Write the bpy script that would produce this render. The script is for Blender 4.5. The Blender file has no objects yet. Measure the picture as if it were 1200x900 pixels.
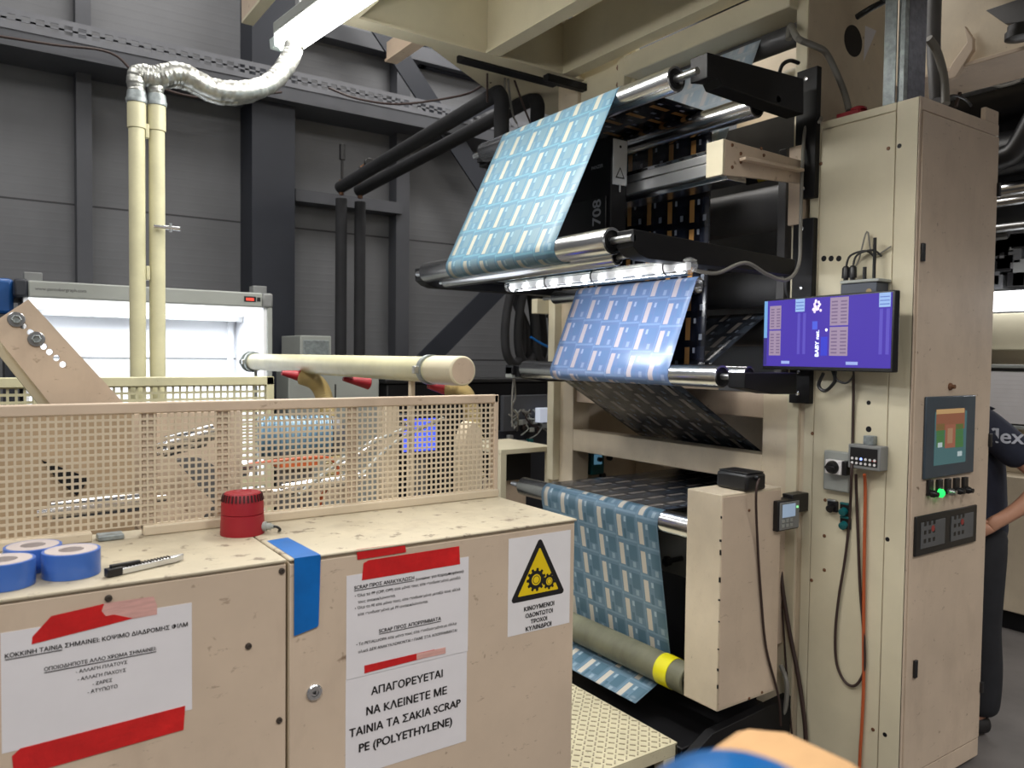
import bpy, bmesh, math, random
from mathutils import Vector, Matrix
random.seed(7)
SC = bpy.context.scene
COL = SC.collection
PI = math.pi
V = Vector
def R(d): return math.radians(d)

# ------------------------------------------------------------------ camera, exposure, world
CAM = V((0, 0, 1.65))
_y, _p, _r, FPX = R(34.61), R(-2.075), R(0.688), 911.0
FW = V((math.sin(_y)*math.cos(_p), math.cos(_y)*math.cos(_p), math.sin(_p)))
_rt = V((math.cos(_y), -math.sin(_y), 0)); _up = _rt.cross(FW)
RT = _rt*math.cos(_r) + _up*math.sin(_r); UP = -_rt*math.sin(_r) + _up*math.cos(_r)
cd = bpy.data.cameras.new('camera'); cam = bpy.data.objects.new('camera', cd); COL.objects.link(cam)
mw = Matrix((RT, UP, -FW)).transposed().to_4x4(); mw.translation = CAM
cam.matrix_world = mw
cd.sensor_width = 36; cd.lens = FPX/1200*36; cd.clip_start = 0.02; cd.clip_end = 100
cd.dof.use_dof = True; cd.dof.focus_distance = 2.3; cd.dof.aperture_fstop = 5
SC.camera = cam
SC.view_settings.view_transform = 'Standard'; SC.view_settings.look = 'None'
SC.view_settings.gamma = 1; SC.view_settings.use_curve_mapping = False
SC.view_settings.exposure = 0.0
SC.cycles.max_bounces = 6
w = bpy.data.worlds.new('hall_air'); SC.world = w; w.use_nodes = True
w.node_tree.nodes['Background'].inputs[0].default_value = (0.75, 0.85, 1.0, 1)
w.node_tree.nodes['Background'].inputs[1].default_value = 0.10
def area(name, loc, rot, sx, sy, power, col=(1, 0.95, 0.86)):
    l = bpy.data.lights.new(name, 'AREA'); l.shape = 'RECTANGLE'; l.size = sx; l.size_y = sy
    l.energy = power; l.color = col
    o = bpy.data.objects.new(name, l); o.location = loc; o.rotation_euler = rot; COL.objects.link(o); return o
# unseen overhead hall lamps, extra ones added to raise ambient and back-wall brightness
for lx, ly, pw in ((-1.6, -2.2, 150), (1.4, -2.4, 150), (4.4, -2.2, 120), (-2.6, 1.2, 110), (-2.2, 3.6, 45), (0.9, 4.4, 66), (3.4, 4.7, 105), (7.5, 0.5, 90), (7.0, 4.5, 60)):
    area('hall_and_fill_light', (lx, ly, 5.4), (0, 0, 0), 1.0, 2.2, pw, (1, .965, .92))

def at(px, py, x=None, y=None, z=None):
    d = FW + RT*((px-600)/FPX) - UP*((py-450)/FPX)
    if x is not None: t = (x-CAM.x)/d.x
    elif y is not None: t = (y-CAM.y)/d.y
    else: t = (z-CAM.z)/d.z
    return CAM + d*t

# ------------------------------------------------------------------ materials
class S:                                    # tiny node-expression helper
    def __init__(s, nt, sock): s.nt, s.k = nt, sock
    def _m(s, op, o=None, o2=None):
        n = s.nt.nodes.new('ShaderNodeMath'); n.operation = op
        s.nt.links.new(s.k, n.inputs[0])
        for i, q in ((1, o), (2, o2)):
            if q is None: continue
            if isinstance(q, S): s.nt.links.new(q.k, n.inputs[i])
            else: n.inputs[i].default_value = q
        return S(s.nt, n.outputs[0])
    def __add__(s, o): return s._m('ADD', o)
    def __sub__(s, o): return s._m('SUBTRACT', o)
    def __mul__(s, o): return s._m('MULTIPLY', o)
    def __gt__(s, o): return s._m('GREATER_THAN', o)
    def __lt__(s, o): return s._m('LESS_THAN', o)
    def frac(s): return s._m('FRACT')
    def floor(s): return s._m('FLOOR')
    def max(s, o): return s._m('MAXIMUM', o)
    def band(s, a, b): return (s > a)*(s < b)
def mixc(nt, fac, a, b):
    n = nt.nodes.new('ShaderNodeMix'); n.data_type = 'RGBA'
    if isinstance(fac, S): nt.links.new(fac.k, n.inputs[0])
    else: n.inputs[0].default_value = fac
    for i, q in ((6, a), (7, b)):
        if isinstance(q, S): nt.links.new(q.k, n.inputs[i])
        else: n.inputs[i].default_value = (*q, 1)
    return S(nt, n.outputs[2])
def newmat(name):
    m = bpy.data.materials.new(name); m.use_nodes = True; nt = m.node_tree
    return m, nt, nt.nodes['Principled BSDF']
def noise(nt, vec, scale, detail=3, rough=.6):
    n = nt.nodes.new('ShaderNodeTexNoise'); n.inputs['Scale'].default_value = scale
    n.inputs['Detail'].default_value = detail; n.inputs['Roughness'].default_value = rough
    if vec is not None: nt.links.new(vec, n.inputs['Vector'])
    return S(nt, n.outputs['Fac'])
def objco(nt, sc=(1, 1, 1)):
    t = nt.nodes.new('ShaderNodeTexCoord'); mp = nt.nodes.new('ShaderNodeMapping')
    mp.inputs['Scale'].default_value = sc; nt.links.new(t.outputs['Object'], mp.inputs[0]); return mp.outputs[0]
def srgb(r, g, b):
    f = lambda c: (c/255/12.92 if c/255 <= .04045 else ((c/255+.055)/1.055)**2.4)
    return (f(r), f(g), f(b))
def mat(name, col, rough=.5, metal=0, var=.12, scale=5, spots=0, spotcol=(.12, .08, .05), stretch=(1, 1, 1), bump=0, trans=0, alpha=1, spec=.5, grime=0, grimecol=(.18, .14, .11)):
    m, nt, b = newmat(name); co = objco(nt, stretch)
    n = noise(nt, co, scale, 5)
    n = (n - .5)*2.2*1.0 + .5
    dark = tuple(c*(1-var*1.6) for c in col); lite = tuple(min(1, c*(1+var)) for c in col)
    c = mixc(nt, n._m('MULTIPLY', 1.0), dark, lite)
    if spots:
        sp = noise(nt, co, scale*7, 3, .7); f = ((sp - (1-spots)) * 14)
        f.k.node.use_clamp = True
        c = mixc(nt, f*.75, c, spotcol)
    if grime:
        g1 = noise(nt, objco(nt, (1.6, 1.6, .7)), 2.6, 6, .68); f = (g1 - .50)*4.5; f.k.node.use_clamp = True
        c = mixc(nt, f*grime, c, grimecol)
        g2 = noise(nt, objco(nt, (9, 70, 22)), 2.2, 4, .75); f2 = (g2 - .635)*16; f2.k.node.use_clamp = True
        c = mixc(nt, f2*min(1, grime*1.8), c, grimecol)
    nt.links.new(c.k, b.inputs['Base Color'])
    b.inputs['Roughness'].default_value = rough; b.inputs['Metallic'].default_value = metal
    b.inputs['Specular IOR Level'].default_value = spec
    b.inputs['Transmission Weight'].default_value = trans; b.inputs['Alpha'].default_value = alpha
    if bump:
        bn = nt.nodes.new('ShaderNodeBump'); bn.inputs['Strength'].default_value = bump; bn.inputs['Distance'].default_value = .004
        h = noise(nt, co, scale*4, 4); nt.links.new(h.k, bn.inputs['Height']); nt.links.new(bn.outputs[0], b.inputs['Normal'])
    return m
def emis(name, col, st, base=(.8, .8, .8)):
    m, nt, b = newmat(name); b.inputs['Base Color'].default_value = (*base, 1); b.inputs['Specular IOR Level'].default_value = .15; b.inputs['Roughness'].default_value = .6
    b.inputs['Emission Color'].default_value = (*col, 1); b.inputs['Emission Strength'].default_value = st; return m

CREAM = mat('aged_cream_paint', srgb(212, 198, 174), .45, 0, .10, 3.2, .30, srgb(110, 84, 60), grime=.16, grimecol=srgb(128, 106, 88))
CREAM_D = mat('pinkish_cream_paint', srgb(206, 187, 166), .5, 0, .09, 2.5, .33, srgb(110, 84, 60), grime=.26, grimecol=srgb(128, 106, 88))
CREAM_T = mat('worn_cream_worktop', srgb(190, 180, 157), .5, 0, .12, 3.0, .40, srgb(96, 80, 66), grime=.42, grimecol=srgb(120, 104, 88))
CREAM_Y = mat('yellowish_cream_paint', srgb(212, 204, 178), .5, 0, .08, 2.2, .27, srgb(120, 98, 66))
IVORY = mat('ivory_pipe_paint', srgb(206, 202, 168), .4, 0, .1, 6, .25, srgb(120, 110, 80))
CHROME = mat('polished_steel', (.74, .75, .77), .22, 1, .06, 8, stretch=(30, 1, 30))
STEEL = mat('brushed_steel', (.5, .51, .52), .32, 1, .12, 6, stretch=(1, 12, 1))
GALV = mat('galvanised_steel', srgb(150, 158, 160), .5, .6, .22, 40)
ALU = mat('anodised_aluminium', (.76, .77, .78), .3, .8, .08, 8)
BLACK = mat('black_powder_coat', srgb(20, 20, 23), .5, 0, .15, 6, spec=.3)
BLACKP = mat('black_plastic', srgb(24, 24, 26), .4, 0, .1, 10)
FOAM = mat('black_foam_insulation', srgb(34, 35, 39), .8, 0, .15, 12)
DARKGR = mat('dark_grey_rubber', srgb(96, 96, 98), .5, 0, .12, 6)
MIDGR = mat('mid_grey_plastic', srgb(128, 130, 130), .5, 0, .06, 8)
LTGR = mat('light_grey_paint', srgb(156, 160, 156), .5, 0, .05, 4)
PAPER = mat('white_paper', srgb(226, 224, 228), .7, 0, .025, 9)
PLAST_W = mat('white_sign_plastic', srgb(232, 230, 232), .35, 0, .03, 9)
INK = mat('black_ink', srgb(22, 20, 22), .6, 0, .05, 9)
REDTAPE = mat('red_vinyl_tape', srgb(206, 34, 36), .3, 0, .14, 16, bump=.5)
TORN = mat('torn_tape_residue', srgb(216, 168, 160), .6, 0, .12, 22, stretch=(1, 1, 9))
BLUETAPE = mat('blue_adhesive_tape', srgb(0, 104, 186), .35, 0, .12, 12)
BLUEROLL = mat('blue_tape_roll', srgb(12, 92, 186), .3, 0, .12, 6)
YEL = mat('sign_yellow', srgb(236, 204, 20), .4, 0, .05, 9)
YELTAPE = mat('yellow_vinyl_tape', srgb(226, 218, 20), .4, 0, .05, 12)
RED = mat('red_siren_plastic', srgb(150, 18, 34), .5, 0, .08, 9)
KRAFT = mat('kraft_cardboard', srgb(206, 164, 116), .75, 0, .14, 7, stretch=(1, 1, 3))
CORE = mat('grey_card_core', srgb(186, 174, 170), .8, 0, .06, 9)
GREENROLL = mat('green_grey_rubber', srgb(112, 112, 92), .55, 0, .3, 3.4, stretch=(1, 1.6, 1))
SHIRT = mat('navy_shirt', srgb(38, 42, 58), .9, 0, .12, 14)
TROUS = mat('dark_work_trousers', srgb(32, 33, 38), .9, 0, .18, 12)
SKIN = mat('skin', srgb(196, 146, 120), .5, 0, .06, 12)
HAIR = mat('dark_hair', srgb(40, 30, 24), .6, 0, .2, 40)
SHOE = mat('dark_shoe', srgb(34, 32, 32), .6, 0, .1, 16)
ORANGE = mat('orange_cable_sheath', srgb(176, 84, 44), .5, 0, .05, 9)
CABLE = mat('dark_brown_cable_sheath', srgb(56, 40, 36), .5, 0, .05, 9)
CABLEG = mat('grey_cable_sheath', srgb(128, 126, 120), .5, 0, .05, 9)
HOSEC = mat('cream_corrugated_hose', srgb(206, 190, 146), .5, 0, .05, 12)
DUCT = mat('crinkled_aluminium_duct', (.52, .53, .50), .36, .9, .25, 22, bump=.5)
BLUEMOT = mat('pale_blue_motor_paint', srgb(110, 150, 176), .45, 0, .1, 9)
TEAL = mat('teal_plastic', srgb(16, 96, 100), .4, 0, .05, 9)
BRAWN = mat('raw_steel_brown', srgb(120, 84, 60), .5, .3, .2, 30)
GLASSY = mat('dark_glass', srgb(18, 20, 24), .08, 0, .02, 4)
ORNG_ROD = mat('orange_bracket_paint', srgb(214, 110, 60), .5, 0, .05, 9)
HALLFLOOR = mat('worn_concrete', srgb(104, 100, 98), .55, 0, .2, 2.5, .3, srgb(60, 55, 52))
GIRT = mat('slate_steel_paint', srgb(78, 80, 86), .55, 0, .08, 4)
NAVY = mat('dark_navy_steel_paint', srgb(36, 40, 50), .5, 0, .1, 3)
BOOTHIN = mat('white_booth_lining', srgb(236, 238, 242), .5, 0, .015, 3)
INKRED = mat('red_button_print', srgb(200, 60, 50), .5)
INKBLUE = mat('blue_bag', srgb(30, 84, 150), .35, 0, .1, 9)
VINYL = mat('checker_plate_paint', srgb(214, 206, 176), .45, 0, .1, 5, .34, srgb(96, 84, 70))

def wall_mat():
    m, nt, b = newmat('ribbed_grey_wall_cladding'); t = nt.nodes.new('ShaderNodeTexCoord')
    sep = nt.nodes.new('ShaderNodeSeparateXYZ'); nt.links.new(t.outputs['Object'], sep.inputs[0])
    x, z = S(nt, sep.outputs[0]), S(nt, sep.outputs[2])
    n = noise(nt, t.outputs['Object'], 1.3, 4)
    c = mixc(nt, n, srgb(92, 93, 96), srgb(126, 128, 132))
    seam = ((z*(1/1.02) + .43).frac() < .012)
    c = mixc(nt, seam, c, srgb(48, 48, 52))
    nt.links.new(c.k, b.inputs['Base Color']); b.inputs['Roughness'].default_value = .55
    rib = (z*18).frac().band(.0, .28); bn = nt.nodes.new('ShaderNodeBump'); bn.inputs['Distance'].default_value = .003
    bn.inputs['Strength'].default_value = .5
    nt.links.new(rib.k, bn.inputs['Height']); nt.links.new(bn.outputs[0], b.inputs['Normal'])
    return m
WALL = wall_mat()

def film_mat(name, base, base2, bar, white, line, rough=.22, spec=.5, pv=.128, pu=.1317, metal=0, tr=0):
    m, nt, b = newmat(name); uvn = nt.nodes.new('ShaderNodeUVMap')
    sep = nt.nodes.new('ShaderNodeSeparateXYZ'); nt.links.new(uvn.outputs[0], sep.inputs[0])
    u, v = S(nt, sep.outputs[0]), S(nt, sep.outputs[1])
    cu = (u*(1/pu)).frac(); ci = (u*(1/pu)).floor()
    vv = v*(1/pv) + ci*.5*0.18
    rv = vv.frac()
    big = noise(nt, uvn.outputs[0], 7, 2)
    c = mixc(nt, big, base, tuple(x*.86 for x in base))
    c = mixc(nt, cu.band(.05, .42)*rv.band(.08, .62)*.8, c, base2)
    c = mixc(nt, cu.band(.48, .60)*rv.band(.55, .9)*.9, c, base2)
    c = mixc(nt, rv.band(.90, .97)*.55, c, line)
    c = mixc(nt, cu.band(.93, .97)*.5, c, line)
    c = mixc(nt, cu.band(.44, .54)*rv.band(.12, .30), c, white)
    c = mixc(nt, cu.band(.16, .30)*rv.band(.66, .86)*.6, c, white)
    c = mixc(nt, cu.band(.655, .665)*rv.band(.05, .9)*.7, c, line)
    c = mixc(nt, cu.band(.67, .88)*rv.band(.10, .86), c, bar)
    nt.links.new(c.k, b.inputs['Base Color'])
    b.inputs['Roughness'].default_value = rough; b.inputs['Specular IOR Level'].default_value = spec; b.inputs['Metallic'].default_value = metal
    bn = nt.nodes.new('ShaderNodeBump'); bn.inputs['Distance'].default_value = .006; bn.inputs['Strength'].default_value = .12
    mp = nt.nodes.new('ShaderNodeMapping'); mp.inputs['Scale'].default_value = (14, 1.3, 1); nt.links.new(uvn.outputs[0], mp.inputs[0])
    h = noise(nt, mp.outputs[0], 2.2, 2); nt.links.new(h.k, bn.inputs['Height']); nt.links.new(bn.outputs[0], b.inputs['Normal'])
    return m
FILM = film_mat('printed_film_face', srgb(88, 119, 139), srgb(102, 126, 137), srgb(158, 157, 146), srgb(124, 150, 160), srgb(104, 148, 162), .36, .22)
FILM_B = film_mat('printed_film_lower_face', srgb(106, 134, 154), srgb(76, 108, 126), srgb(200, 194, 182), srgb(158, 180, 194), srgb(134, 162, 182), .32, .4)
FILM_C = film_mat('printed_film_lit_face', srgb(122, 146, 192), srgb(112, 142, 186), srgb(204, 194, 200), srgb(172, 188, 218), srgb(146, 176, 216), .22, .5)  # copy of the film tones with the light bar's brightness in the colour
FILM_D = film_mat('printed_film_reverse', srgb(22, 23, 30), srgb(38, 42, 56), srgb(196, 146, 88), srgb(176, 184, 200), srgb(12, 12, 16), .18, .8)
FILM_G = film_mat('printed_film_reverse_grey', srgb(44, 48, 56), srgb(60, 68, 80), srgb(128, 122, 118), srgb(104, 112, 124), srgb(34, 36, 42), .25, .6)
FILM_S = film_mat('silvery_film_face', srgb(196, 210, 224), srgb(176, 196, 216), srgb(216, 216, 220), srgb(214, 222, 230), srgb(206, 216, 226), .2, .6, metal=.15)

# ------------------------------------------------------------------ mesh building
class MB:
    def __init__(s): s.b = bmesh.new()
    def box(s, x0, x1, y0, y1, z0, z1):
        vs = [s.b.verts.new((x, y, z)) for x in sorted((x0, x1)) for y in sorted((y0, y1)) for z in sorted((z0, z1))]
        for f in ((0, 1, 3, 2), (4, 6, 7, 5), (0, 4, 5, 1), (2, 3, 7, 6), (0, 2, 6, 4), (1, 5, 7, 3)): s.b.faces.new([vs[i] for i in f])
        return s
    def obox(s, a, b, w, h, up=(0, 0, 1)):          # bar from a to b, width w (sideways), height h (along up)
        a, b = V(a), V(b); d = (b-a).normalized(); u = V(up); sd = d.cross(u).normalized(); u = sd.cross(d).normalized()
        q = [(sd*i*w/2 + u*j*h/2) for i, j in ((-1, -1), (1, -1), (1, 1), (-1, 1))]
        A = [s.b.verts.new(a+k) for k in q]; B = [s.b.verts.new(b+k) for k in q]
        s.b.faces.new(A[::-1]); s.b.faces.new(B)
        for i in range(4): s.b.faces.new((A[i], A[(i+1) % 4], B[(i+1) % 4], B[i]))
        return s
    def lathe(s, a, d, prof, n=32, cap0=True, cap1=True):   # profile of (distance along d, radius)
        a, d = V(a), V(d).normalized(); t = V((0, 0, 1)) if abs(d.z) < .9 else V((1, 0, 0))
        e1 = d.cross(t).normalized(); e2 = d.cross(e1)
        rings = []
        for h, r in prof:
            rings.append([s.b.verts.new(a + d*h + (e1*math.cos(2*PI*k/n) + e2*math.sin(2*PI*k/n))*max(r, 1e-4)) for k in range(n)])
        for A, B in zip(rings, rings[1:]):
            for k in range(n): s.b.faces.new((A[k], A[(k+1) % n], B[(k+1) % n], B[k]))
        if cap0: s.b.faces.new(rings[0][::-1])
        if cap1: s.b.faces.new(rings[-1])
        return s
    def cyl(s, a, b, r, n=24, r2=None):
        a, b = V(a), V(b); L = (b-a).length
        return s.lathe(a, b-a, [(0, r), (L, r if r2 is None else r2)], n)
    def tube(s, pts, r, n=10, smooth=6, rf=None):
        P = [V(p) for p in pts]
        if smooth > 1 and len(P) > 2:
            out = []
            for i in range(len(P)-1):
                p0, p1, p2, p3 = P[max(i-1, 0)], P[i], P[i+1], P[min(i+2, len(P)-1)]
                for k in range(smooth):
                    t = k/smooth
                    out.append(.5*((2*p1) + (p2-p0)*t + (2*p0-5*p1+4*p2-p3)*t*t + (3*p1-p0-3*p2+p3)*t**3))
            P = out + [P[-1]]
        d = (P[1]-P[0]).normalized(); t = V((0, 0, 1)) if abs(d.z) < .9 else V((1, 0, 0)); e1 = d.cross(t).normalized(); rings = []
        for i, p in enumerate(P):
            dn = (P[min(i+1, len(P)-1)]-P[max(i-1, 0)]).normalized()
            e1 = (e1 - dn*e1.dot(dn)).normalized(); e2 = dn.cross(e1); rr = r if rf is None else rf(i/(len(P)-1), i)
            rings.append([s.b.verts.new(p + (e1*math.cos(2*PI*k/n)+e2*math.sin(2*PI*k/n))*rr) for k in range(n)])
        for A, B in zip(rings, rings[1:]):
            for k in range(n): s.b.faces.new((A[k], A[(k+1) % n], B[(k+1) % n], B[k]))
        s.b.faces.new(rings[0][::-1]); s.b.faces.new(rings[-1]); return s
    def prism(s, pts, ext):
        e = V(ext); A = [s.b.verts.new(V(p)) for p in pts]; B = [s.b.verts.new(V(p)+e) for p in pts]; n = len(A)
        s.b.faces.new(A[::-1]); s.b.faces.new(B)
        for i in range(n): s.b.faces.new((A[i], A[(i+1) % n], B[(i+1) % n], B[i]))
        return s
    def sphere(s, c, r, sc=(1, 1, 1), seg=20):
        m = Matrix.Translation(V(c)) @ Matrix.Diagonal((*sc, 1)); bmesh.ops.create_uvsphere(s.b, u_segments=seg, v_segments=seg//2, radius=r, matrix=m); return s
    def build(s, name, m, parent=None, bevel=0, smooth=True, **tags):
        me = bpy.data.meshes.new(name); bmesh.ops.recalc_face_normals(s.b, faces=s.b.faces[:])
        pivot = None
        root = parent
        if parent is not None:
            while root.parent: root = root.parent
            off = root.location.copy()
        else:
            xs = [v.co for v in s.b.verts]
            off = V(((min(v.x for v in xs)+max(v.x for v in xs))/2, (min(v.y for v in xs)+max(v.y for v in xs))/2, min(v.z for v in xs)))
        for v in s.b.verts: v.co -= off
        s.b.to_mesh(me); s.b.free(); me.materials.append(m)
        if smooth:
            me.shade_smooth(); me.set_sharp_from_angle(angle=R(35))
        o = bpy.data.objects.new(name, me); COL.objects.link(o)
        if parent is not None: o.parent = parent
        else: o.location = off
        if bevel:
            bv = o.modifiers.new('bevel', 'BEVEL'); bv.width = bevel; bv.segments = 2; bv.limit_method = 'ANGLE'; bv.angle_limit = R(40)
        for k, q in tags.items(): o[k] = q
        return o
def tag(o, label, cat, group=None):
    o['label'] = label; o['category'] = cat
    if group: o['group'] = group
    return o
def thing(name, label, cat, loc, group=None):
    o = bpy.data.objects.new(name, None); COL.objects.link(o); o.location = loc; o.empty_display_size = .05
    return tag(o, label, cat, group)
def struct(o): o['kind'] = 'structure'; return o
def fbox(mb, plane, c, A, B, t, off=0.0):      # box standing t out of a wall-like face, from two opposite corners seen in the photo
    if plane == 'y':
        p, q = at(*A, y=c), at(*B, y=c); mb.box(p.x, q.x, c-off-t, c-off, p.z, q.z)
    else:
        p, q = at(*A, x=c), at(*B, x=c); mb.box(c-off-t, c-off, p.y, q.y, p.z, q.z)
    return mb
def text(body, name, m, parent, org, xdir, zdir, width=None, size=.02, bold=0.0, ext=.0004, align='LEFT', shear=0):
    c = bpy.data.curves.new('t', 'FONT'); c.body = body.replace('Κ', 'K').replace('Ζ', 'Z'); c.size = 1; c.extrude = 0; c.offset = 0; c.align_x = align; c.shear = shear
    c.resolution_u = 4
    o = bpy.data.objects.new('t', c); COL.objects.link(o)
    dg = bpy.context.evaluated_depsgraph_get(); dg.update()
    me = bpy.data.meshes.new_from_object(o.evaluated_get(dg)); bpy.data.objects.remove(o)
    xs = [v.co.x for v in me.vertices]; k = size
    if width: k = width/(max(xs)-min(xs)); x0 = min(xs)
    else: x0 = 0
    X, Z = V(xdir).normalized(), V(zdir).normalized(); N = X.cross(Z)
    root = parent
    while root.parent: root = root.parent
    if bold:
        bm = bmesh.new()
        for dx, dy in ((0, 0), (bold, 0), (-bold, 0), (0, bold), (0, -bold)):
            n0 = len(bm.verts); bm.from_mesh(me); bm.verts.ensure_lookup_table()
            for q in bm.verts[n0:]: q.co += V((dx*2, dy*1.3, 0.0003*(dx+2*dy)/k))
        bm.to_mesh(me); bm.free()
    for v in me.vertices:
        v.co = V(org) + X*(v.co.x-x0)*k + Z*v.co.y*k + N*(ext+v.co.z*k) - root.location
    me.name = name; me.materials.clear(); me.materials.append(m)
    o = bpy.data.objects.new(name, me); COL.objects.link(o); o.parent = parent; return o
def ftext(body, A, B, plane, c, parent, m=None, bold=0.006, off=.0006, under=False, name='printed_text', zfix=None):
    if plane == 'y':
        p, q = at(*A, y=c), at(*B, y=c); z = (p.z+q.z)/2 if zfix is None else zfix
        o = text(body, name, m or INK, parent, (p.x, c-off, z), (1, 0, 0), (0, 0, 1), q.x-p.x, bold=bold)
        if under: MB().box(p.x, q.x, c-off-.0005, c-off-.0001, z-.0035, z-.0022).build('underline', m or INK, parent, smooth=False)
    else:
        p, q = at(*A, x=c), at(*B, x=c); z = (p.z+q.z)/2
        o = text(body, name, m or INK, parent, (c-off, p.y, z), (0, -1, 0), (0, 0, 1), p.y-q.y, bold=bold)
    return o

# ------------------------------------------------------------------ the setting
struct(MB().box(-4, 11, -4, 9, -.1, 0).build('floor', HALLFLOOR))
YW = 6.0
struct(MB().box(-4, 11, YW, YW+.15, 0, 6).build('wall_back', WALL))
struct(MB().box(-4.15, -4, -4, YW, 0, 6).build('wall_left', WALL))
struct(MB().box(11, 11.15, -4, YW, 0, 6).build('wall_right', WALL))
struct(MB().box(-4.2, 11.2, -4, YW+.2, 6, 6.15).build('ceiling', WALL))
struct(MB().box(-4, 11, -4.15, -4, 0, 6).build('wall_front', WALL))
c0, c1 = at(293, 200, y=5.75), at(343, 200, y=5.75)                # steel stanchion of the hall
mb = MB(); mb.box(c0.x, c1.x, 5.70, 5.72, 0, 6); mb.box(c0.x, c1.x, 5.98, 6.0, 0, 6); mb.box(c0.x+.001, c0.x+.012, 5.721, 5.979, 0, 6)
struct(mb.build('trim_1', NAVY))
p = at(97, 60, y=5.9); struct(MB().box(p.x-.045, p.x+.045, 5.86, 6, 0, 6).build('trim_2', GIRT))
p = at(470, 200, y=5.9); struct(MB().box(p.x-.06, p.x+.06, 5.86, 6, 0, 6).build('trim_3', GIRT))
a, b = at(345, 228, y=5.85), at(470, 240, y=5.85); struct(MB().box(a.x, b.x, 5.82, 5.99, a.z-.05, a.z+.04).build('trim_4', GIRT))
# cable tray along the back wall
a, b = at(0, 24, y=5.7), at(590, 152, y=5.7)
zt = (a.z+b.z)/2
t = thing('cable_tray', 'long perforated grey steel cable tray running along the dark back wall', 'cable tray', (1.5, 5.75, zt-.1))
x0, x1 = a.x-1.2, b.x+.3
mb = MB(); n = int((x1-x0)/.075)
for i in range(n):                                                # perforated flange: ladder of small webs
    xa = x0 + i*.075
    mb.box(xa, xa+.03, 5.60, 5.606, zt-.028, zt+.028)
mb.box(x0, x1, 5.60, 5.606, zt+.028, zt+.06); mb.box(x0, x1, 5.60, 5.606, zt-.06, zt-.028); mb.box(x0, x1, 5.60, 5.606, zt-.006, zt+.006)
mb.build('tray_side', mat('tray_grey_steel', srgb(112, 114, 120), .5), t, smooth=False)
MB().box(x0, x1, 5.606, 5.95, zt-.075, zt-.06).build('tray_bottom', GIRT, t)
MB().box(x0, x1, 5.60, 5.98, zt-.16, zt-.076).build('support_rail', GIRT, t)
tag(MB().tube([at(-40, 36, y=5.5), at(60, 52, y=5.5), at(130, 62, y=5.5), at(170, 95, y=5.5), at(240, 115, y=5.5), at(330, 108, y=5.55)], .008).build('cable', CABLE),
    'thin black cable drooping below the tray along the left of the back wall', 'cable')
tag(MB().tube([at(385, 103, y=5.5), at(420, 116, y=5.5), at(470, 122, y=5.2), at(540, 112, y=4.8), at(566, 100, y=4.3), at(575, 96, z=3.242)], .008).build('cable', CABLE),
    'thin black cable strung from the tray across to the platform', 'cable')
# wall bracing: flat steel diagonals
def brace(A, B, ya, yb, wdt, label):
    a, b = at(*A, y=ya), at(*B, y=yb); tag(MB().obox(a, b, .02, wdt, up=(0, -1, 0) if False else ((b-a).cross(V((0, 1, 0)))).normalized()).build('wall_brace', NAVY), label, 'brace', 'diagonal braces on the back wall')
brace((405, -30), (596, 262), 5.66, 5.66, .17, 'dark steel brace descending to the right from the upper wall behind the black pipes')
brace((620, 300), (490, 432), 5.58, 5.58, .17, 'dark steel brace rising to the right below the printing rollers')
brace((520, 150), (600, 112), 5.55, 5.55, .06, 'short thin dark steel strut just above the two sloping black pipes')
a, b = at(340, 50, y=5.9), at(660, 108, y=5.9); struct(MB().box(a.x, b.x+1, 5.86, 5.99, b.z-.06, b.z+.06).build('trim_5', GIRT))
# high window in the back wall
wx0, wx1 = at(497, 62, y=5.97).x, at(600, 62, y=5.97).x; wz0 = at(520, 78, y=5.97).z
struct(MB().box(wx0, wx1, 5.96, 5.99, wz0, wz0+.8).build('window_1', mat('frosted_window_glass', srgb(168, 184, 214), .4, 0, .03, 3)))
mb = MB(); mb.box(wx0-.05, wx1+.05, 5.93, 5.99, wz0-.06, wz0); mb.box(wx0-.06, wx0, 5.93, 5.99, wz0-.06, wz0+.8); mb.box(wx0-.05, wx1+.05, 5.93, 5.99, wz0+.10, wz0+.12)
struct(mb.build('trim_6', NAVY))

# ------------------------------------------------------------------ steel platform above the press
t = thing('steel_platform', 'pale yellow steel platform of beams over the printing press', 'platform', (2.2, 2.5, 3.2))
YB = 3.45
mb = MB(); mb.box(1.42, 2.86, YB, YB+.012, 3.2, 3.5); mb.box(1.42, 2.86, YB-.04, YB+.06, 3.195, 3.208); mb.box(1.42, 2.86, YB-.04, YB+.06, 3.49, 3.503)
mb.build('edge_beam', CREAM_Y, t)
for xx, yy in ((2.20, -.6), (2.70, .2), (1.42, -.6)):
    mb = MB(); mb.box(xx, xx+.014, yy, YB-.001, 3.2, 3.5); mb.box(xx-.035, xx+.05, yy, YB-.042, 3.196, 3.209); mb.build('cross_beam', CREAM_Y, t)
for yy in (2.35, 1.2):
    mb = MB(); mb.box(2.215, 2.70, yy, yy+.012, 3.32, 3.5); mb.box(2.235, 2.66, yy-.03, yy+.04, 3.318, 3.33); mb.build('joist', CREAM_Y, t)
mb = MB()
for (xa, xb) in ((1.44, 1.815), (1.82, 2.20), (2.215, 2.455), (2.46, 2.70)):
    for ya, yb in ((-.6, .9), (.91, 2.1), (2.11, 3.0), (3.01, 3.42)): mb.box(xa, xb, ya, yb, 3.505, 3.53)
mb.box(1.42, 2.86, -.6, 3.44, 3.54, 3.56); mb.box(2.87, 4.05, -.2, 1.96, 3.54, 3.56)
mb.build('deck_plate', CREAM_Y, t)
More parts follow.
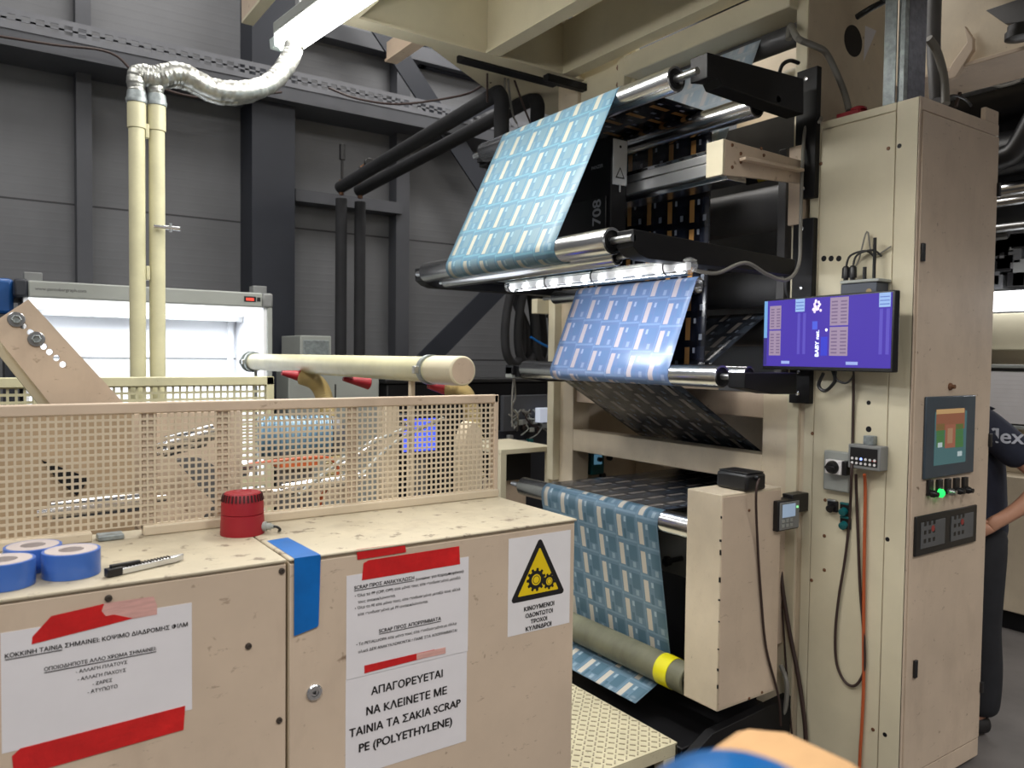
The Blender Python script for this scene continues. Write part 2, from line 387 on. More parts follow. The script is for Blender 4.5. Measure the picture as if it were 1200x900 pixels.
# soffit plate beyond the edge beam, and a cantilever stub
mb = MB(); a = at(497, 50, z=3.24); b_ = at(572, 106, z=3.24)
mb.prism([(a.x-.15, YB+.08, 3.24), (a.x, a.y, 3.24), (b_.x, b_.y, 3.24), (3.6, b_.y+.3, 3.24), (3.6, YB+.08, 3.24)], (0, 0, .03)); mb.build('soffit_plate', CREAM_Y, t)
mb = MB(); a = at(453, 70, y=3.92)
mb.box(a.x, a.x+.014, YB+.02, 3.92, a.z, 3.34); mb.box(a.x-.01, a.x+.06, YB+.02, 3.92, a.z-.012, a.z); mb.build('stub_beam', CREAM_D, t)
a, b_ = at(537, 62, z=3.2), at(632, 90, z=3.2)
MB().box(a.x+.05, b_.x+.15, 3.52, 3.60, 3.19, 3.225).build('slot_channel', BLACK, t)
# beam end at the top left
e = at(283, 24, y=4.2)
t2 = thing('roof_beam', 'cream steel beam end hanging in at the top edge left of the lamp', 'beam', (e.x, 3.4, e.z))
mb = MB(); mb.box(e.x, e.x+.014, 2.3, 4.2, e.z, e.z+.34); mb.build('web_plate', CREAM_D, t2)
MB().box(e.x, e.x+.06, 2.3, 4.2, e.z-.014, e.z).build('flange', CREAM_Y, t2)

# ceiling luminaire
fa, fb = at(338, 55, z=3.06), at(448, -22, z=3.06)
d = (fb-fa).normalized(); sd = V((d.y, -d.x, 0)).normalized()
t = thing('ceiling_light', 'bright fluorescent ceiling light with clear cover under the platform edge', 'lamp', (fa+fb)/2)
mb = MB(); mb.obox(fa+V((0, 0, .065)), fb+V((0, 0, .065)), .15, .05); mb.build('housing', LTGR, t, .006)
sec = [(-.068, .04), (-.06, 0), (-.035, -.025), (.035, -.025), (.06, 0), (.068, .04)]
mb = MB(); mb.prism([fa + sd*q + V((0, 0, h)) for q, h in sec], fb-fa)
LAMPCOVER = emis('lit_lamp_cover', (1, .98, .94), 15)
mb.build('diffuser', LAMPCOVER, t)
mb = MB()
for q in (-.04, .04): mb.prism([fa - d*.05 + sd*(q*1.0+k) + V((0, 0, h)) for k, h in ((-.03, .03), (-.025, -.012), (.025, -.012), (.03, .03))], d*.05)
mb.build('end_cap', mat('clear_lamp_end', srgb(206, 220, 218), .2, 0, .05, 9), t)
for k in (.15, .5): MB().cyl(fa.lerp(fb, k)+V((0, 0, .09)), fa.lerp(fb, k)+V((0, 0, .46)), .008).build('hanger_rod', STEEL, t)
l = area('ceiling_light_glow', (fa+fb)/2+V((0, 0, -.05)), (0, 0, math.atan2(d.y, d.x)), (fb-fa).length, .11, 20, (1, .97, .9)); l.parent = t; l.location = V((0, 0, -.05))
def dup(o, loc):
    c = o.copy(); COL.objects.link(c); c.location = loc
    for ch in o.children:
        k = ch.copy(); COL.objects.link(k); k.parent = c
    return c
t['group'] = 'fluorescent lights under the platform'
t9 = dup(t, t.location + (fb-fa)*1.12)  # added copy of the lamp, out of view, to brighten the tall cabinet
t9['label'] = 'added second fluorescent light, unseen beyond the top edge, brightening the tall cabinet'

# ------------------------------------------------------------------ foreground cabinets
ZT = 1.244; YF = 1.5; XS = .503; XE = 1.235
t = thing('machine_cabinet', 'cream steel cabinet at the left with the tape rolls and cutter on top', 'cabinet', (-.2, 1.7, 0))
MB().box(-.95, XS-.003, YF+.004, 1.93, .02, ZT-.006).build('body', CREAM, t, .003)
MB().box(-.95, XS-.003, YF-.002, 1.93, ZT-.006, ZT).build('top_panel', CREAM_T, t, .002)
MB().box(-.94, XS-.004, YF, YF+.004, .05, ZT-.010).build('front_panel', CREAM_D, t, .0015)
for px, py in ((330, 669), (327, 844), (127, 701), (291, 757)):
    q = at(px, py, y=YF); MB().lathe((q.x, YF, q.z), (0, -1, 0), [(0, .0062), (.003, .006), (.004, .003), (.0025, .002)], 16).build('screw', mat('dark_screw', srgb(86, 78, 72), .4, .6), t)
t = thing('machine_cabinet', 'cream steel cabinet with taped notices and the yellow gear warning sign', 'cabinet', (.87, 1.7, 0))
MB().box(XS+.003, XE, YF+.004, 1.93, .02, ZT-.006).build('body', CREAM, t, .003)
MB().box(XS+.001, XE+.002, YF-.003, 1.93, ZT-.006, ZT).build('top_panel', CREAM_T, t, .003)
MB().box(XS+.004, XE-.006, YF, YF+.004, .05, ZT-.012).build('front_door', CREAM_D, t, .0015)
q = at(368, 811, y=YF)
lk = MB().lathe((q.x, YF, q.z), (0, -1, 0), [(0, .0165), (.004, .0165), (.006, .014), (.006, .008), (.004, .007)], 28).build('cam_lock', CHROME, t)
MB().lathe((q.x, YF-.003, q.z), (0, -1, 0), [(0, .0055), (.003, .005)], 3).build('key_insert', BLACKP, lk)
q = at(677, 815, y=1.56)
MB().lathe((XE, 1.56, q.z), (1, 0, 0), [(0, .009), (.01, .008), (.012, .016), (.024, .018), (.03, .012)], 24).build('side_knob', BLACKP, t)

# perforated guard on top
YG = 1.862; GZ0, GZ1 = ZT, 1.538; GX0, GX1 = -.75, 1.237
t = thing('perforated_guard', 'cream perforated metal guard standing along the cabinet tops', 'guard', (.4, YG, ZT))
def perforated(x0, x1, z0, z1, y, pitch, hole, th, name, m, parent, axis='x', drop=None):
    nx = int((x1-x0)/pitch); nz = int((z1-z0)/pitch); px_, pz_ = (x1-x0)/nx, (z1-z0)/nz
    bm = bmesh.new(); gx = []; gz = []
    for i in range(nx): gx += [x0+i*px_+(px_-hole)/2, x0+i*px_+(px_+hole)/2]
    for i in range(nz): gz += [z0+i*pz_+(pz_-hole)/2, z0+i*pz_+(pz_+hole)/2]
    gx = [x0]+gx+[x1]; gz = [z0]+gz+[z1]; vv = {}
    def vert(i, j, k):
        if (i, j, k) not in vv: vv[i, j, k] = bm.verts.new((gx[i], y+k*th, gz[j]))
        return vv[i, j, k]
    solid = lambda i, j: 0 <= i < len(gx)-1 and 0 <= j < len(gz)-1 and not (i % 2 == 1 and j % 2 == 1)
    for i in range(len(gx)-1):
        for j in range(len(gz)-1):
            if not solid(i, j): continue
            bm.faces.new((vert(i, j, 0), vert(i+1, j, 0), vert(i+1, j+1, 0), vert(i, j+1, 0)))
            bm.faces.new((vert(i, j, 1), vert(i, j+1, 1), vert(i+1, j+1, 1), vert(i+1, j, 1)))
            for di, dj, e in ((-1, 0, ((i, j), (i, j+1))), (1, 0, ((i+1, j+1), (i+1, j))), (0, -1, ((i+1, j), (i, j))), (0, 1, ((i, j+1), (i+1, j+1)))):
                if not solid(i+di, j+dj):
                    (a1, b1), (a2, b2) = e; bm.faces.new((vert(a1, b1, 0), vert(a2, b2, 0), vert(a2, b2, 1), vert(a1, b1, 1)))
    m_ = MB(); m_.b.free(); m_.b = bm
    return m_.build(name, m, parent, smooth=False)
perforated(GX0, GX1-.012, GZ0+.022, GZ1-.022, YG, .0145, .0097, .002, 'perforated_sheet', CREAM, t)
MB().box(GX0, GX1, YG-.004, YG+.022, GZ1-.024, GZ1).build('top_rail', CREAM_D, t, .003)
MB().box(.30, GX1, YG-.012, YG+.022, GZ0, GZ0+.022).build('bottom_rail', CREAM, t, .003)
MB().box(GX0, .20, YG-.012, YG+.022, GZ0, GZ0+.020).build('bottom_rail', CREAM, t, .003)
MB().box(GX1-.014, GX1, YG-.004, YG+.022, GZ0, GZ1).build('end_post', CREAM_D, t, .002)
for xx in (.46, .78, .30): MB().box(xx, xx+.03, YG+.004, YG+.022, GZ0+.01, GZ1-.02).build('back_strut', CREAM_D, t, .002)
MB().box(.21, .26, YG-.02, YG+.02, GZ0+.001, GZ0+.012).build('hinge_bracket', GALV, t, .002)

# ------------------------------------------------------------------ notices
def sheet(A, B, label, name='paper_notice', m=PAPER, cat='notice', group='printed notices on the cabinets'):
    p, q = at(*A, y=YF), at(*B, y=YF)
    mb = MB().box(p.x, q.x, YF-.0008, YF-.0002, p.z, q.z)
    t = thing(name, label, cat, ((p.x+q.x)/2, YF, min(p.z, q.z)), group)
    mb.build('sheet', m, t, smooth=False); return t
yp = YF-.0008
n1 = sheet((0.5, 742), (225, 831), 'white landscape notice with red tape along its lower edge, left cabinet')
for s_, A, B, bo, un in (("ΚΟΚΚΙΝΗ ΤΑΙΝΙΑ", (5.8, 774.4), (73, 760.8), .012, True), ("ΣΗΜΑΙΝΕΙ: ΚΟΨΙΜΟ ΔΙΑΔΡΟΜΗΣ ΦΙΛΜ", (76, 760), (219.7, 730.8), .012, False),
        ("ΟΠΟΙΟΔΗΠΟΤΕ ΑΛΛΟ ΧΡΩΜΑ ΣΗΜΑΙΝΕΙ:", (51.8, 788), (183, 760), .01, True), ("- ΑΛΛΑΓΗ ΠΛΑΤΟΥΣ", (89, 789.5), (149, 777), .007, False),
        ("- ΑΛΛΑΓΗ ΠΑΧΟΥΣ", (91, 798), (147.4, 786.5), .007, False), ("- ΖΑΡΕΣ", (108.5, 803), (131.3, 798.5), .007, False), ("- ΑΤΥΠΩΤΟ", (102.6, 813), (137.6, 805.5), .007, False)):
    zl = (at(5.8, 774.4, y=yp).z+at(219.7, 730.8, y=yp).z)/2 if B[1] < 761 and bo == .012 else None
    ftext(s_, A, B, 'y', yp, n1, bold=bo, under=un, zfix=zl)
n2 = sheet((406, 675), (548, 763), 'white notice of small printed lines below the large red tape')
for s_, A, B, bo, un in (("SCRAP ΠΡΟΣ ΑΝΑΚΥΚΛΩΣΗ", (415, 690), (485, 679.7), .012, True), ("(container για Καραμπεφάνου)", (487, 680), (543, 671), .01, False),
        ("• Όλα τα PP (CPP, OPP) είτε μόνα τους είτε συνδυασμένα μεταξύ", (415.7, 699.7), (539, 678.5), .007, False), ("τους ανακυκλώνονται.", (419.3, 707), (463.3, 699), .007, False),
        ("• Όλα τα PE είτε μόνα τους, είτε συνδυασμένα μεταξύ τους αλλά", (415.7, 714), (539, 692), .007, False), ("είτε συνδυασμένα με PP ανακυκλώνονται.", (419.3, 721), (501.5, 706.5), .007, False),
        ("SCRAP ΠΡΟΣ ΑΠΟΡΡΙΜΜΑΤΑ", (444, 741), (516.5, 727), .012, True), ("• Τα PET/ALU/OPA είτε μόνα τους είτε συνδυασμένα με άλλα", (417.4, 755.5), (534.8, 733), .007, False),
        ("υλικά ΔΕΝ ΑΝΑΚΥΚΛΩΝΟΝΤΑΙ ! ΠΑΝΕ ΣΤΑ ΑΠΟΡΡΙΜΜΑΤΑ!", (419.8, 764), (535.3, 741), .007, False)):
    ftext(s_, A, B, 'y', yp, n2, bold=bo, under=un)
n3 = sheet((405, 797), (546, 868), 'white notice with large bold lines, lowest on the right cabinet')
for s_, A, B in (("ΑΠΑΓΟΡΕΥΕΤΑΙ", (435, 813.5), (518.3, 793.8)), ("ΝΑ ΚΛΕΙΝΕΤΕ ΜΕ", (429.3, 837), (523.3, 813.8)), ("ΤΑΙΝΙΑ ΤΑ ΣΑΚΙΑ SCRAP", (409.3, 863.5), (539.3, 828)), ("PE (POLYETHYLENE)", (420.7, 880.5), (529.3, 850))):
    ftext(s_, A, B, 'y', yp, n3, bold=.015)
sg = sheet((596, 631.5), (667, 729.5), 'white warning sign with yellow gear triangle at the cabinet corner', 'warning_sign', PLAST_W, 'sign', None)
def rtri(pts, r, n=6):
    out = []
    for i in range(3):
        p, a, b = pts[i], pts[i-1], pts[(i+1) % 3]; da, db = (a-p).normalized(), (b-p).normalized()
        h = math.acos(da.dot(db))/2; c = p + (da+db).normalized()*(r/math.sin(h))
        s0, s1 = p+da*(r/math.tan(h)), p+db*(r/math.tan(h))
        for k in range(n+1):
            q = s0.lerp(s1, k/n); out.append(c+(q-c).normalized()*r)
    return out
tri = [at(633, 628.5, y=yp), at(597.5, 707.5, y=yp), at(662, 695, y=yp)]; tri[1].z = tri[2].z = (tri[1].z+tri[2].z)/2
cen = sum(tri, V())/3
MB().prism(rtri(tri, .007), (0, -.0005, 0)).build('triangle_border', INK, sg, smooth=False)
tri2 = [cen+(q-cen)*.74 for q in tri]
MB().prism([q+V((0, -.0005, 0)) for q in rtri(tri2, .002)], (0, -.0004, 0)).build('triangle_field', YEL, sg, smooth=False)
def gear(c, r, teeth, ph):
    mo = MB(); pts = []
    N = teeth*8
    for i in range(N):
        a = 2*PI*i/N+ph; rr = r if (i % 8) in (1, 2, 3, 4) else r*.78
        pts.append((c.x+math.cos(a)*rr, c.y, c.z+math.sin(a)*rr))
    mo.prism(pts, (0, -.0004, 0)); mo.build('gear_symbol', INK, sg, smooth=False)
    MB().lathe((c.x, c.y-.0004, c.z), (0, -1, 0), [(0, r*.48), (.0003, r*.48)], 24).build('gear_hub', YEL, sg, smooth=False)
    MB().lathe((c.x, c.y-.0007, c.z), (0, -1, 0), [(0, r*.36), (.0002, r*.36), (.0002, r*.30), (0, r*.30)], 24, False, False).build('hub_ring', INK, sg, smooth=False)
gear(at(628.3, 679.3, y=yp-.0009), .0285, 11, .1); gear(at(643.5, 681.0, y=yp-.0010), .020, 9, .3)
for s_, A, B in (("ΚΙΝΟΥΜΕΝΟΙ", (614, 715.5), (649, 709.8)), ("ΟΔΟΝΤΩΤΟΙ", (615.7, 724), (647.3, 717.5)), ("ΤΡΟΧΟΙ", (621.7, 731), (640.7, 726)), ("ΚΥΛΙΝΔΡΟΙ", (616, 739.5), (645.7, 733))):
    ftext(s_, A, B, 'y', yp, sg, bold=.02)
def tape(pts, label, m=REDTAPE, y=YF-.001, name='tape_strip', group='strips of tape on the cabinets', th=.0007):
    P = [at(*q, y=y) for q in pts]
    for q in P: q.y = y
    return tag(MB().prism(P, (0, -th, 0)).build(name, m, smooth=False), label, 'tape', group)
t1 = tape([(37, 755), (38, 746), (60, 722), (122, 707.5), (119, 716), (124, 722), (133, 720), (156, 724.5), (120, 734), (80, 744)], 'torn red tape across the top edge of the left notice')
P = [at(*q, y=YF-.001) for q in [(122, 707), (180, 699), (184, 709), (184, 720), (156, 725), (133, 720), (124, 722), (119, 716)]]
MB().prism(P, (0, -.0004, 0)).build('torn_backing', TORN, t1, smooth=False)
tape([(14, 886), (24, 877), (217, 827), (215, 855), (60, 899), (30, 906), (16, 906)], 'long crumpled red tape along the bottom of the left notice')
tape([(417.5, 644), (474, 636.5), (476, 647), (419, 656)], 'short red tape strip just under the cabinet top edge')
tape([(424, 680), (426, 660), (432, 656.5), (538, 640), (539, 661)], 'broad red tape strip over the top of the small-print notice')
t5 = tape([(427, 780), (509, 761), (509, 768), (427, 789)], 'thin worn red tape strip between the two right notices', y=YF-.0012)
P = [at(*q, y=YF-.0012) for q in [(488, 766), (522, 758.5), (522, 765.5), (488, 773)]]
MB().prism(P, (0, -.0009, 0)).build('torn_backing', TORN, t5, smooth=False)
# blue tape folded over the cabinet corner edge
a = at(344, 657, y=YF).x; b_ = at(375, 653, y=YF).x
P0, P1 = at(313, 634, z=ZT), at(337, 630, z=ZT)
bt = MB(); bt.prism([(a, YF-.0035, ZT), (b_, YF-.0035, ZT), (P1.x+.0, P1.y, ZT), (P0.x, P0.y, ZT)], (0, 0, .0007))
zb = at(358, 741, y=YF).z
bt.prism([(a, YF-.0042, ZT+.0007), (b_, YF-.0042, ZT+.0007), (b_-.004, YF-.0042, zb+.012), (b_-.006, YF-.0042, zb+.008), (a, YF-.0042, zb-.002)], (0, .0007, 0))
tag(bt.build('blue_tape_strip', BLUETAPE, smooth=False), 'blue tape strip folded over the top edge by the cabinet seam', 'tape')

# ------------------------------------------------------------------ things on the cabinet top
CLEARWRAP = mat('clear_plastic_wrap', (.8, .85, .95), .12, 0, .02, 20, bump=1.0, alpha=.07)
def tape_roll(c, r, h, label, group=None, wrap=True, z=ZT):
    t = thing('tape_roll', label, 'tape roll', (c[0], c[1], z), group)
    MB().lathe((c[0], c[1], z+.0005), (0, 0, 1), [(0, r*.55), (0, r), (h*.03, r*1.005), (h*.97, r*1.005), (h, r), (h, r*.55), (h*.0, r*.55)], 48, False, False).build('tape_layers', BLUEROLL, t)
    MB().lathe((c[0], c[1], z+.0005), (0, 0, 1), [(0, r*.44), (0, r*.90), (h*.5, r*.90), (h*1.004+.0004, r*.90), (h*1.004+.0004, r*.44), (0, r*.44)], 48, False, False).build('core', CORE, t)
    if wrap:
        MB().lathe((c[0], c[1], z+.0004), (0, 0, 1), [(0, r*1.01), (.002, r*1.03), (h*.5, r*1.022), (h*.98, r*1.02), (h*1.05, r*.93), (h*1.03, r*.5), (h*1.02, r*.0)], 40, False, True).build('clear_wrap', CLEARWRAP, t)
    return t
pr = at(66, 682, z=ZT)
rad = .047
d2 = V((FW.x, FW.y)).normalized()
tape_roll((pr.x+d2.x*rad, pr.y+d2.y*rad), rad, .045, 'blue tape roll in clear wrap nearest the cutter knife', 'blue tape rolls on the cabinet')
tape_roll((pr.x+d2.x*rad-.103, pr.y+d2.y*rad-.016), rad, .045, 'blue tape roll cut off by the left edge of the picture', 'blue tape rolls on the cabinet')
tape_roll((pr.x+d2.x*rad-.055, pr.y+d2.y*rad+.082), rad, .043, 'blue tape roll standing behind the two front ones', 'blue tape rolls on the cabinet')
# cutter
ka, kb = at(124, 672, z=ZT+.008), at(215, 652, z=ZT+.008); kd = (kb-ka).normalized(); ks = V((kd.y, -kd.x, 0)); L = (kb-ka).length
t = thing('cutter_knife', 'slim silver snap-off cutter knife with black end on the cabinet top', 'knife', (ka+kb)/2-V((0, 0, .008)))
def lerpk(f): return ka.lerp(kb, f)
MB().prism([lerpk(.14)+ks*.008+V((0, 0, -.007)), lerpk(.86)+ks*.007+V((0, 0, -.007)), lerpk(1)+ks*.002+V((0, 0, -.006)), lerpk(1)-ks*.003+V((0, 0, -.006)), lerpk(.86)-ks*.007+V((0, 0, -.007)), lerpk(.14)-ks*.008+V((0, 0, -.007))], (0, 0, .012)).build('handle', ALU, t, .002)
MB().prism([lerpk(0)+ks*.008+V((0, 0, -.007)), lerpk(.18)+ks*.009+V((0, 0, -.007)), lerpk(.18)-ks*.009+V((0, 0, -.007)), lerpk(0)-ks*.008+V((0, 0, -.007))], (0, 0, .015)).build('end_cap', BLACKP, t, .002)
MB().prism([lerpk(.05)+ks*.004+V((0, 0, .007)), lerpk(.42)+ks*.004+V((0, 0, .005)), lerpk(.42)-ks*.004+V((0, 0, .005)), lerpk(.05)-ks*.004+V((0, 0, .007))], (0, 0, .007)).build('slider', BLACKP, t, .002)
mb = MB()
for i in range(14):
    f = .24+i*.042; mb.obox(lerpk(f)+ks*.0065+V((0, 0, .0055)), lerpk(f+.012)-ks*.0065+V((0, 0, .0055)), .0028, .003)
mb.build('grip_ridges', BLACKP, t)
# siren
sc_ = at(278, 629, z=ZT); sd_ = d2*.034; cx, cy = sc_.x+sd_.x, sc_.y+sd_.y
sx = .0475
t = thing('siren', 'red round alarm siren with slotted top beside the perforated guard', 'siren', (cx, cy, ZT))
MB().lathe((cx, cy, ZT), (0, 0, 1), [(0, .0475), (.004, .048), (.044, .046), (.0455, .044)], 40).build('base', RED, t)
MB().lathe((cx, cy, ZT+.0455), (0, 0, 1), [(0, .0435), (.002, .046), (.024, .0455), (.030, .044), (.0435, .041), (.048, .037), (.049, .020), (.0475, .018), (.0475, .0)], 40, True, True).build('dome', RED, t)
DKRED = mat('dark_red_slot', srgb(60, 8, 14), .6)
mb = MB()
for i in range(32):
    a_ = 2*PI*i/32; e = V((math.cos(a_), math.sin(a_), 0)); mb.obox(V((cx, cy, ZT+.0755))+e*.0448, V((cx, cy, ZT+.091))+e*.0412, .0035, .003, up=e)
mb.build('slots', DKRED, t)
cg = V((cx, cy, ZT+.016)); ce = V((RT.x, RT.y, 0)).normalized()
MB().lathe(cg+ce*.044, ce, [(0, .011), (.010, .011), (.010, .008), (.020, .008), (.021, .005), (.026, .005)], 12).build('cable_gland', LTGR, t)
MB().tube([cg+ce*.068, cg+ce*.078+V((0, 0, -.001)), cg+ce*.086+V((0, .004, -.008)), cg+ce*.088+V((0, .02, -.013))], .003, 8).build('lead', BLACKP, t)

# ------------------------------------------------------------------ machine parts behind the guard
t = thing('winder_base', 'cream machine bed of the winder behind the perforated guard', 'machine', (.1, 2.7, 0))
MB().box(-1.1, 1.15, 1.96, 3.05, .02, .72).build('bed', BLACK, t, .004)  # bed coloured black as a stand-in for shade behind the guard
MB().box(-1.1, .36, 2.36, 2.42, .72, 1.50).build('side_plate', mat('shaded_cream_paint', srgb(172, 150, 122), .5), t, .004)  # cream plate, shade behind the guard put into its darker colour
MB().box(.40, .72, 2.62, 2.68, .72, 1.46).build('bearing_plate', CREAM_D, t, .004)
MB().box(1.09, 1.14, 2.3, 2.36, .72, 1.5).build('corner_post', CREAM, t, .004)
MB().box(.72, 1.14, 2.66, 2.70, 1.12, 1.18).build('cross_rail', CREAM_D, t, .004)
MB().box(.72, 1.14, 2.30, 2.36, .9, .98).build('cross_rail', CREAM_Y, t, .004)
mb = MB(); q0 = at(222, 575, y=2.58)
mb.lathe((q0.x, 2.58, q0.z), (0, 1, 0), [(0, .055), (0, .105), (.04, .105), (.04, .055)], 32, False, False); mb.lathe((q0.x, 2.575, q0.z), (0, 1, 0), [(0, .055), (.03, .055)], 24)
mb.build('hub_wheel', DARKGR, t)
qq = at(80, 560, y=2.34); MB().prism([qq+V((-.06, 0, .05)), qq+V((.05, 0, -.005)), qq+V((.02, 0, -.05)), qq+V((-.02, 0, -.01))], (0, .015, 0)).build('slot_plate', BLACK, t)
for (A, B, yy, rr) in (((195, 520), (250, 505), 2.28, .022), ((190, 530), (240, 516), 2.34, .018), ((140, 560), (290, 548), 2.75, .03), ((330, 575), (420, 560), 2.2, .02), ((400, 545), (470, 500), 2.4, .018), ((60, 600), (180, 585), 2.2, .026)):
    a, b_ = at(*A, y=yy), at(*B, y=yy)
    tag(MB().lathe(a, b_-a, [(-.03, rr*.35), (0, rr*.35), (0, rr), ((b_-a).length, rr), ((b_-a).length, rr*.35), ((b_-a).length+.03, rr*.35)], 20).build('guide_roller', CHROME),
        'small shiny guide roller glimpsed through the holes of the cream guard', 'roller', 'guide rollers behind the guard')
m0 = at(345, 512, y=2.45)
t = thing('electric_motor', 'pale blue ribbed motor seen through the guard right of the siren', 'motor', (m0.x, 2.45, m0.z-.08))
mb = MB(); prof = []
for i in range(14): prof += [(-.11+i*.016, .068), (-.11+i*.016+.008, .068), (-.11+i*.016+.008, .060), (-.11+i*.016+.016, .060)]
mb.lathe(m0, (1, -.25, 0), prof, 28); mb.build('body', BLUEMOT, t)
MB().lathe(m0+V((.112, -.028, 0)), (1, -.25, 0), [(0, .066), (.03, .06), (.04, .04), (.04, .012), (.09, .012)], 28).build('end_bell', DARKGR, t)
MB().box(m0.x-.06, m0.x+.06, 2.40, 2.5, m0.z-.095, m0.z-.062).build('foot', ORNG_ROD, t, .003)
MB().box(m0.x-.05, m0.x+.05, 2.42, 2.48, .72, m0.z-.095).build('pedestal', DARKGR, t, .003)
# blue screen behind the guard
s0 = at(492, 510, y=2.55)
t = thing('operator_screen', 'glowing blue operator screen seen through the guard near its right end', 'screen', (s0.x, 2.55, s0.z-.1))
MB().box(s0.x-.085, s0.x+.085, 2.55, 2.60, s0.z-.08, s0.z+.08).build('housing', BLACKP, t, .004)
MB().box(s0.x-.07, s0.x+.07, 2.546, 2.55, s0.z-.058, s0.z+.062).build('display', emis('blue_display', (.05, .10, .95), 1.6, (.02, .02, .1)), t, smooth=False)
MB().box(s0.x-.03, s0.x+.03, 2.56, 2.59, 0, s0.z-.08).build('stand', DARKGR, t, .003)
t = thing('gearbox_housing', 'cream round-ended gearbox cover behind the right end of the guard', 'machine cover', (1.24, 2.1, .0))
q = at(552, 530, y=2.1)
mb = MB(); pts = [(q.x-.05, 2.06, .80)]
for k in range(13):
    a_ = PI - PI*k/12; pts.append((q.x-.015+math.cos(a_)*.035, 2.06, q.z+.01+math.sin(a_)*.09))
pts.append((q.x+.02, 2.06, .80)); mb.prism(pts, (0, .06, 0)); mb.build('cover_plate', CREAM, t, .003)
MB().box(1.16, 1.24, 2.06, 2.24, .02, .80).build('pedestal', CREAM, t, .003)
tag(MB().tube([at(290, 545, y=2.2), at(330, 540, y=2.2), at(385, 537, y=2.22), at(395, 556, y=2.22), at(376, 585, y=2.22), at(372, 640, y=2.22)], .006).build('cable', ORANGE), 'orange cable glimpsed through the guard below the blue motor', 'cable')
for i, (A, B) in enumerate((((350, 580), (480, 500)), ((420, 560), (520, 490)))):
    a, b_ = at(*A, y=2.15), at(*B, y=2.2); tag(MB().tube([a, a.lerp(b_, .5)+V((0, .05, .01)), b_], .006).build('cable', LTGR), ('grey air hose rising behind the guard left of the blue screen', 'grey air hose rising behind the guard across the blue screen')[i], 'cable')

# diagonal drilled beam
YD = 2.5
t = thing('drilled_beam', 'sloping cream beam with round bolts and a row of holes at the left', 'beam', (.2, YD, 1.2))
cv = bpy.data.curves.new('c', 'CURVE'); cv.dimensions = '2D'; cv.fill_mode = 'BOTH'; cv.extrude = .011; cv.resolution_u = 12
def poly(pts, hand=False):
    sp = cv.splines.new('POLY'); sp.points.add(len(pts)-1); sp.use_cyclic_u = True
    for q, s_ in zip(sp.points, pts): q.co = (s_[0], s_[1], 0, 1)
def xz(px, py): q = at(px, py, y=YD); return (q.x, q.z)
A_ = xz(-60, 412); 
poly([xz(33, 351), xz(150, 478), xz(250, 590), xz(190, 660), xz(72, 490), xz(0, 400), xz(-70, 340), xz(-30, 300)][:6] + [xz(-2, 374)])
for px, py in ((27, 382), (35.5, 389.5), (51, 406), (58, 412.5), (66, 419.5), (73.5, 427)):
    cx_, cz_ = xz(px, py); poly([(cx_+.0085*math.cos(2*PI*k/16), cz_+.0085*math.sin(2*PI*k/16)) for k in range(16)])
o = bpy.data.objects.new('c', cv); COL.objects.link(o); dg = bpy.context.evaluated_depsgraph_get(); dg.update()
me = bpy.data.meshes.new_from_object(o.evaluated_get(dg)); bpy.data.objects.remove(o); me.name = 'drilled_plate'
for v in me.vertices: v.co = V((v.co.x, YD+v.co.z, v.co.y)) - t.location
me.materials.clear(); me.materials.append(CREAM_D); o = bpy.data.objects.new('drilled_plate', me); COL.objects.link(o); o.parent = t
mb = MB(); pq = [at(0, 398, y=YD+.03), at(0, 430, y=YD+.03), at(30, 470, y=YD+.03), at(110, 560, y=YD+.03), at(150, 560, y=YD+.03), at(78, 470, y=YD+.03)]
mb.prism([at(-2, 392, y=YD+.03), at(-2, 415, y=YD+.03), at(58, 490, y=YD+.03), at(130, 580, y=YD+.03), at(160, 580, y=YD+.03), at(72, 472, y=YD+.03)], (0, .09, 0)); mb.build('box_section', CREAM_Y, t)
for px, py in ((19, 374.5), (42.5, 397.5)):
    q = at(px, py, y=YD-.011); bo = MB().lathe(q, (0, -1, 0), [(0, .021), (.003, .021), (.005, .019), (.005, .014)], 24).build('washer', STEEL, t)
    MB().lathe(q+V((0, -.005, 0)), (0, -1, 0), [(0, .013), (.008, .013), (.010, .010), (.007, .006)], 6).build('bolt_head', GALV, bo)

# extraction pipe (horizontal) with clamp, post, hoses
XP, ZP = 1.19, 1.603; YA, YBp = 1.98, 4.15
t = thing('extraction_pipe', 'horizontal ivory pipe with a wide capped end above the guard', 'pipe', (XP, 3, ZP-.05))
MB().lathe((XP, YA+.02, ZP), (0, 1, 0), [(0, .0415), (YBp-YA-.02, .0415)], 32).build('pipe', IVORY, t)
MB().lathe((XP, YA, ZP), (0, 1, 0), [(0, .036), (0, .041), (.004, .045), (.17, .045), (.172, .0418)], 32).build('end_sleeve', CREAM_Y, t)
MB().lathe((XP, YA-.0005, ZP), (0, 1, 0), [(0, .038), (.004, .038)], 24).build('end_plug', CREAM_D, t)
for yy, rr in ((YA+.19, .048), (YBp-.02, .056), (YBp-.075, .052)):
    cl = MB().lathe((XP, yy, ZP), (0, 1, 0), [(0, .0416), (0, rr), (.022, rr), (.022, .0416)], 32, False, False).build('clamp_ring', GALV, t)
    MB().box(XP-.062, XP-.042, yy+.002, yy+.02, ZP-.012, ZP+.012).build('clamp_bolt', STEEL, cl, .002)
MB().box(XP-.008, XP+.008, 2.30, 2.32, .0, ZP-.041).build('support_post', CREAM, t, .002)
MB().box(XP-.008, XP+.008, YBp-.10, YBp-.09, .0, ZP-.041).build('support_post', LTGR, t, .002)
def hose(pts, r, label):
    n = [0]
    return tag(MB().tube(pts, r, 14, 22, rf=lambda f, i: r*(1.04 if i % 2 else .78)).build('corrugated_hose', HOSEC), label, 'hose', 'corrugated extraction hoses')
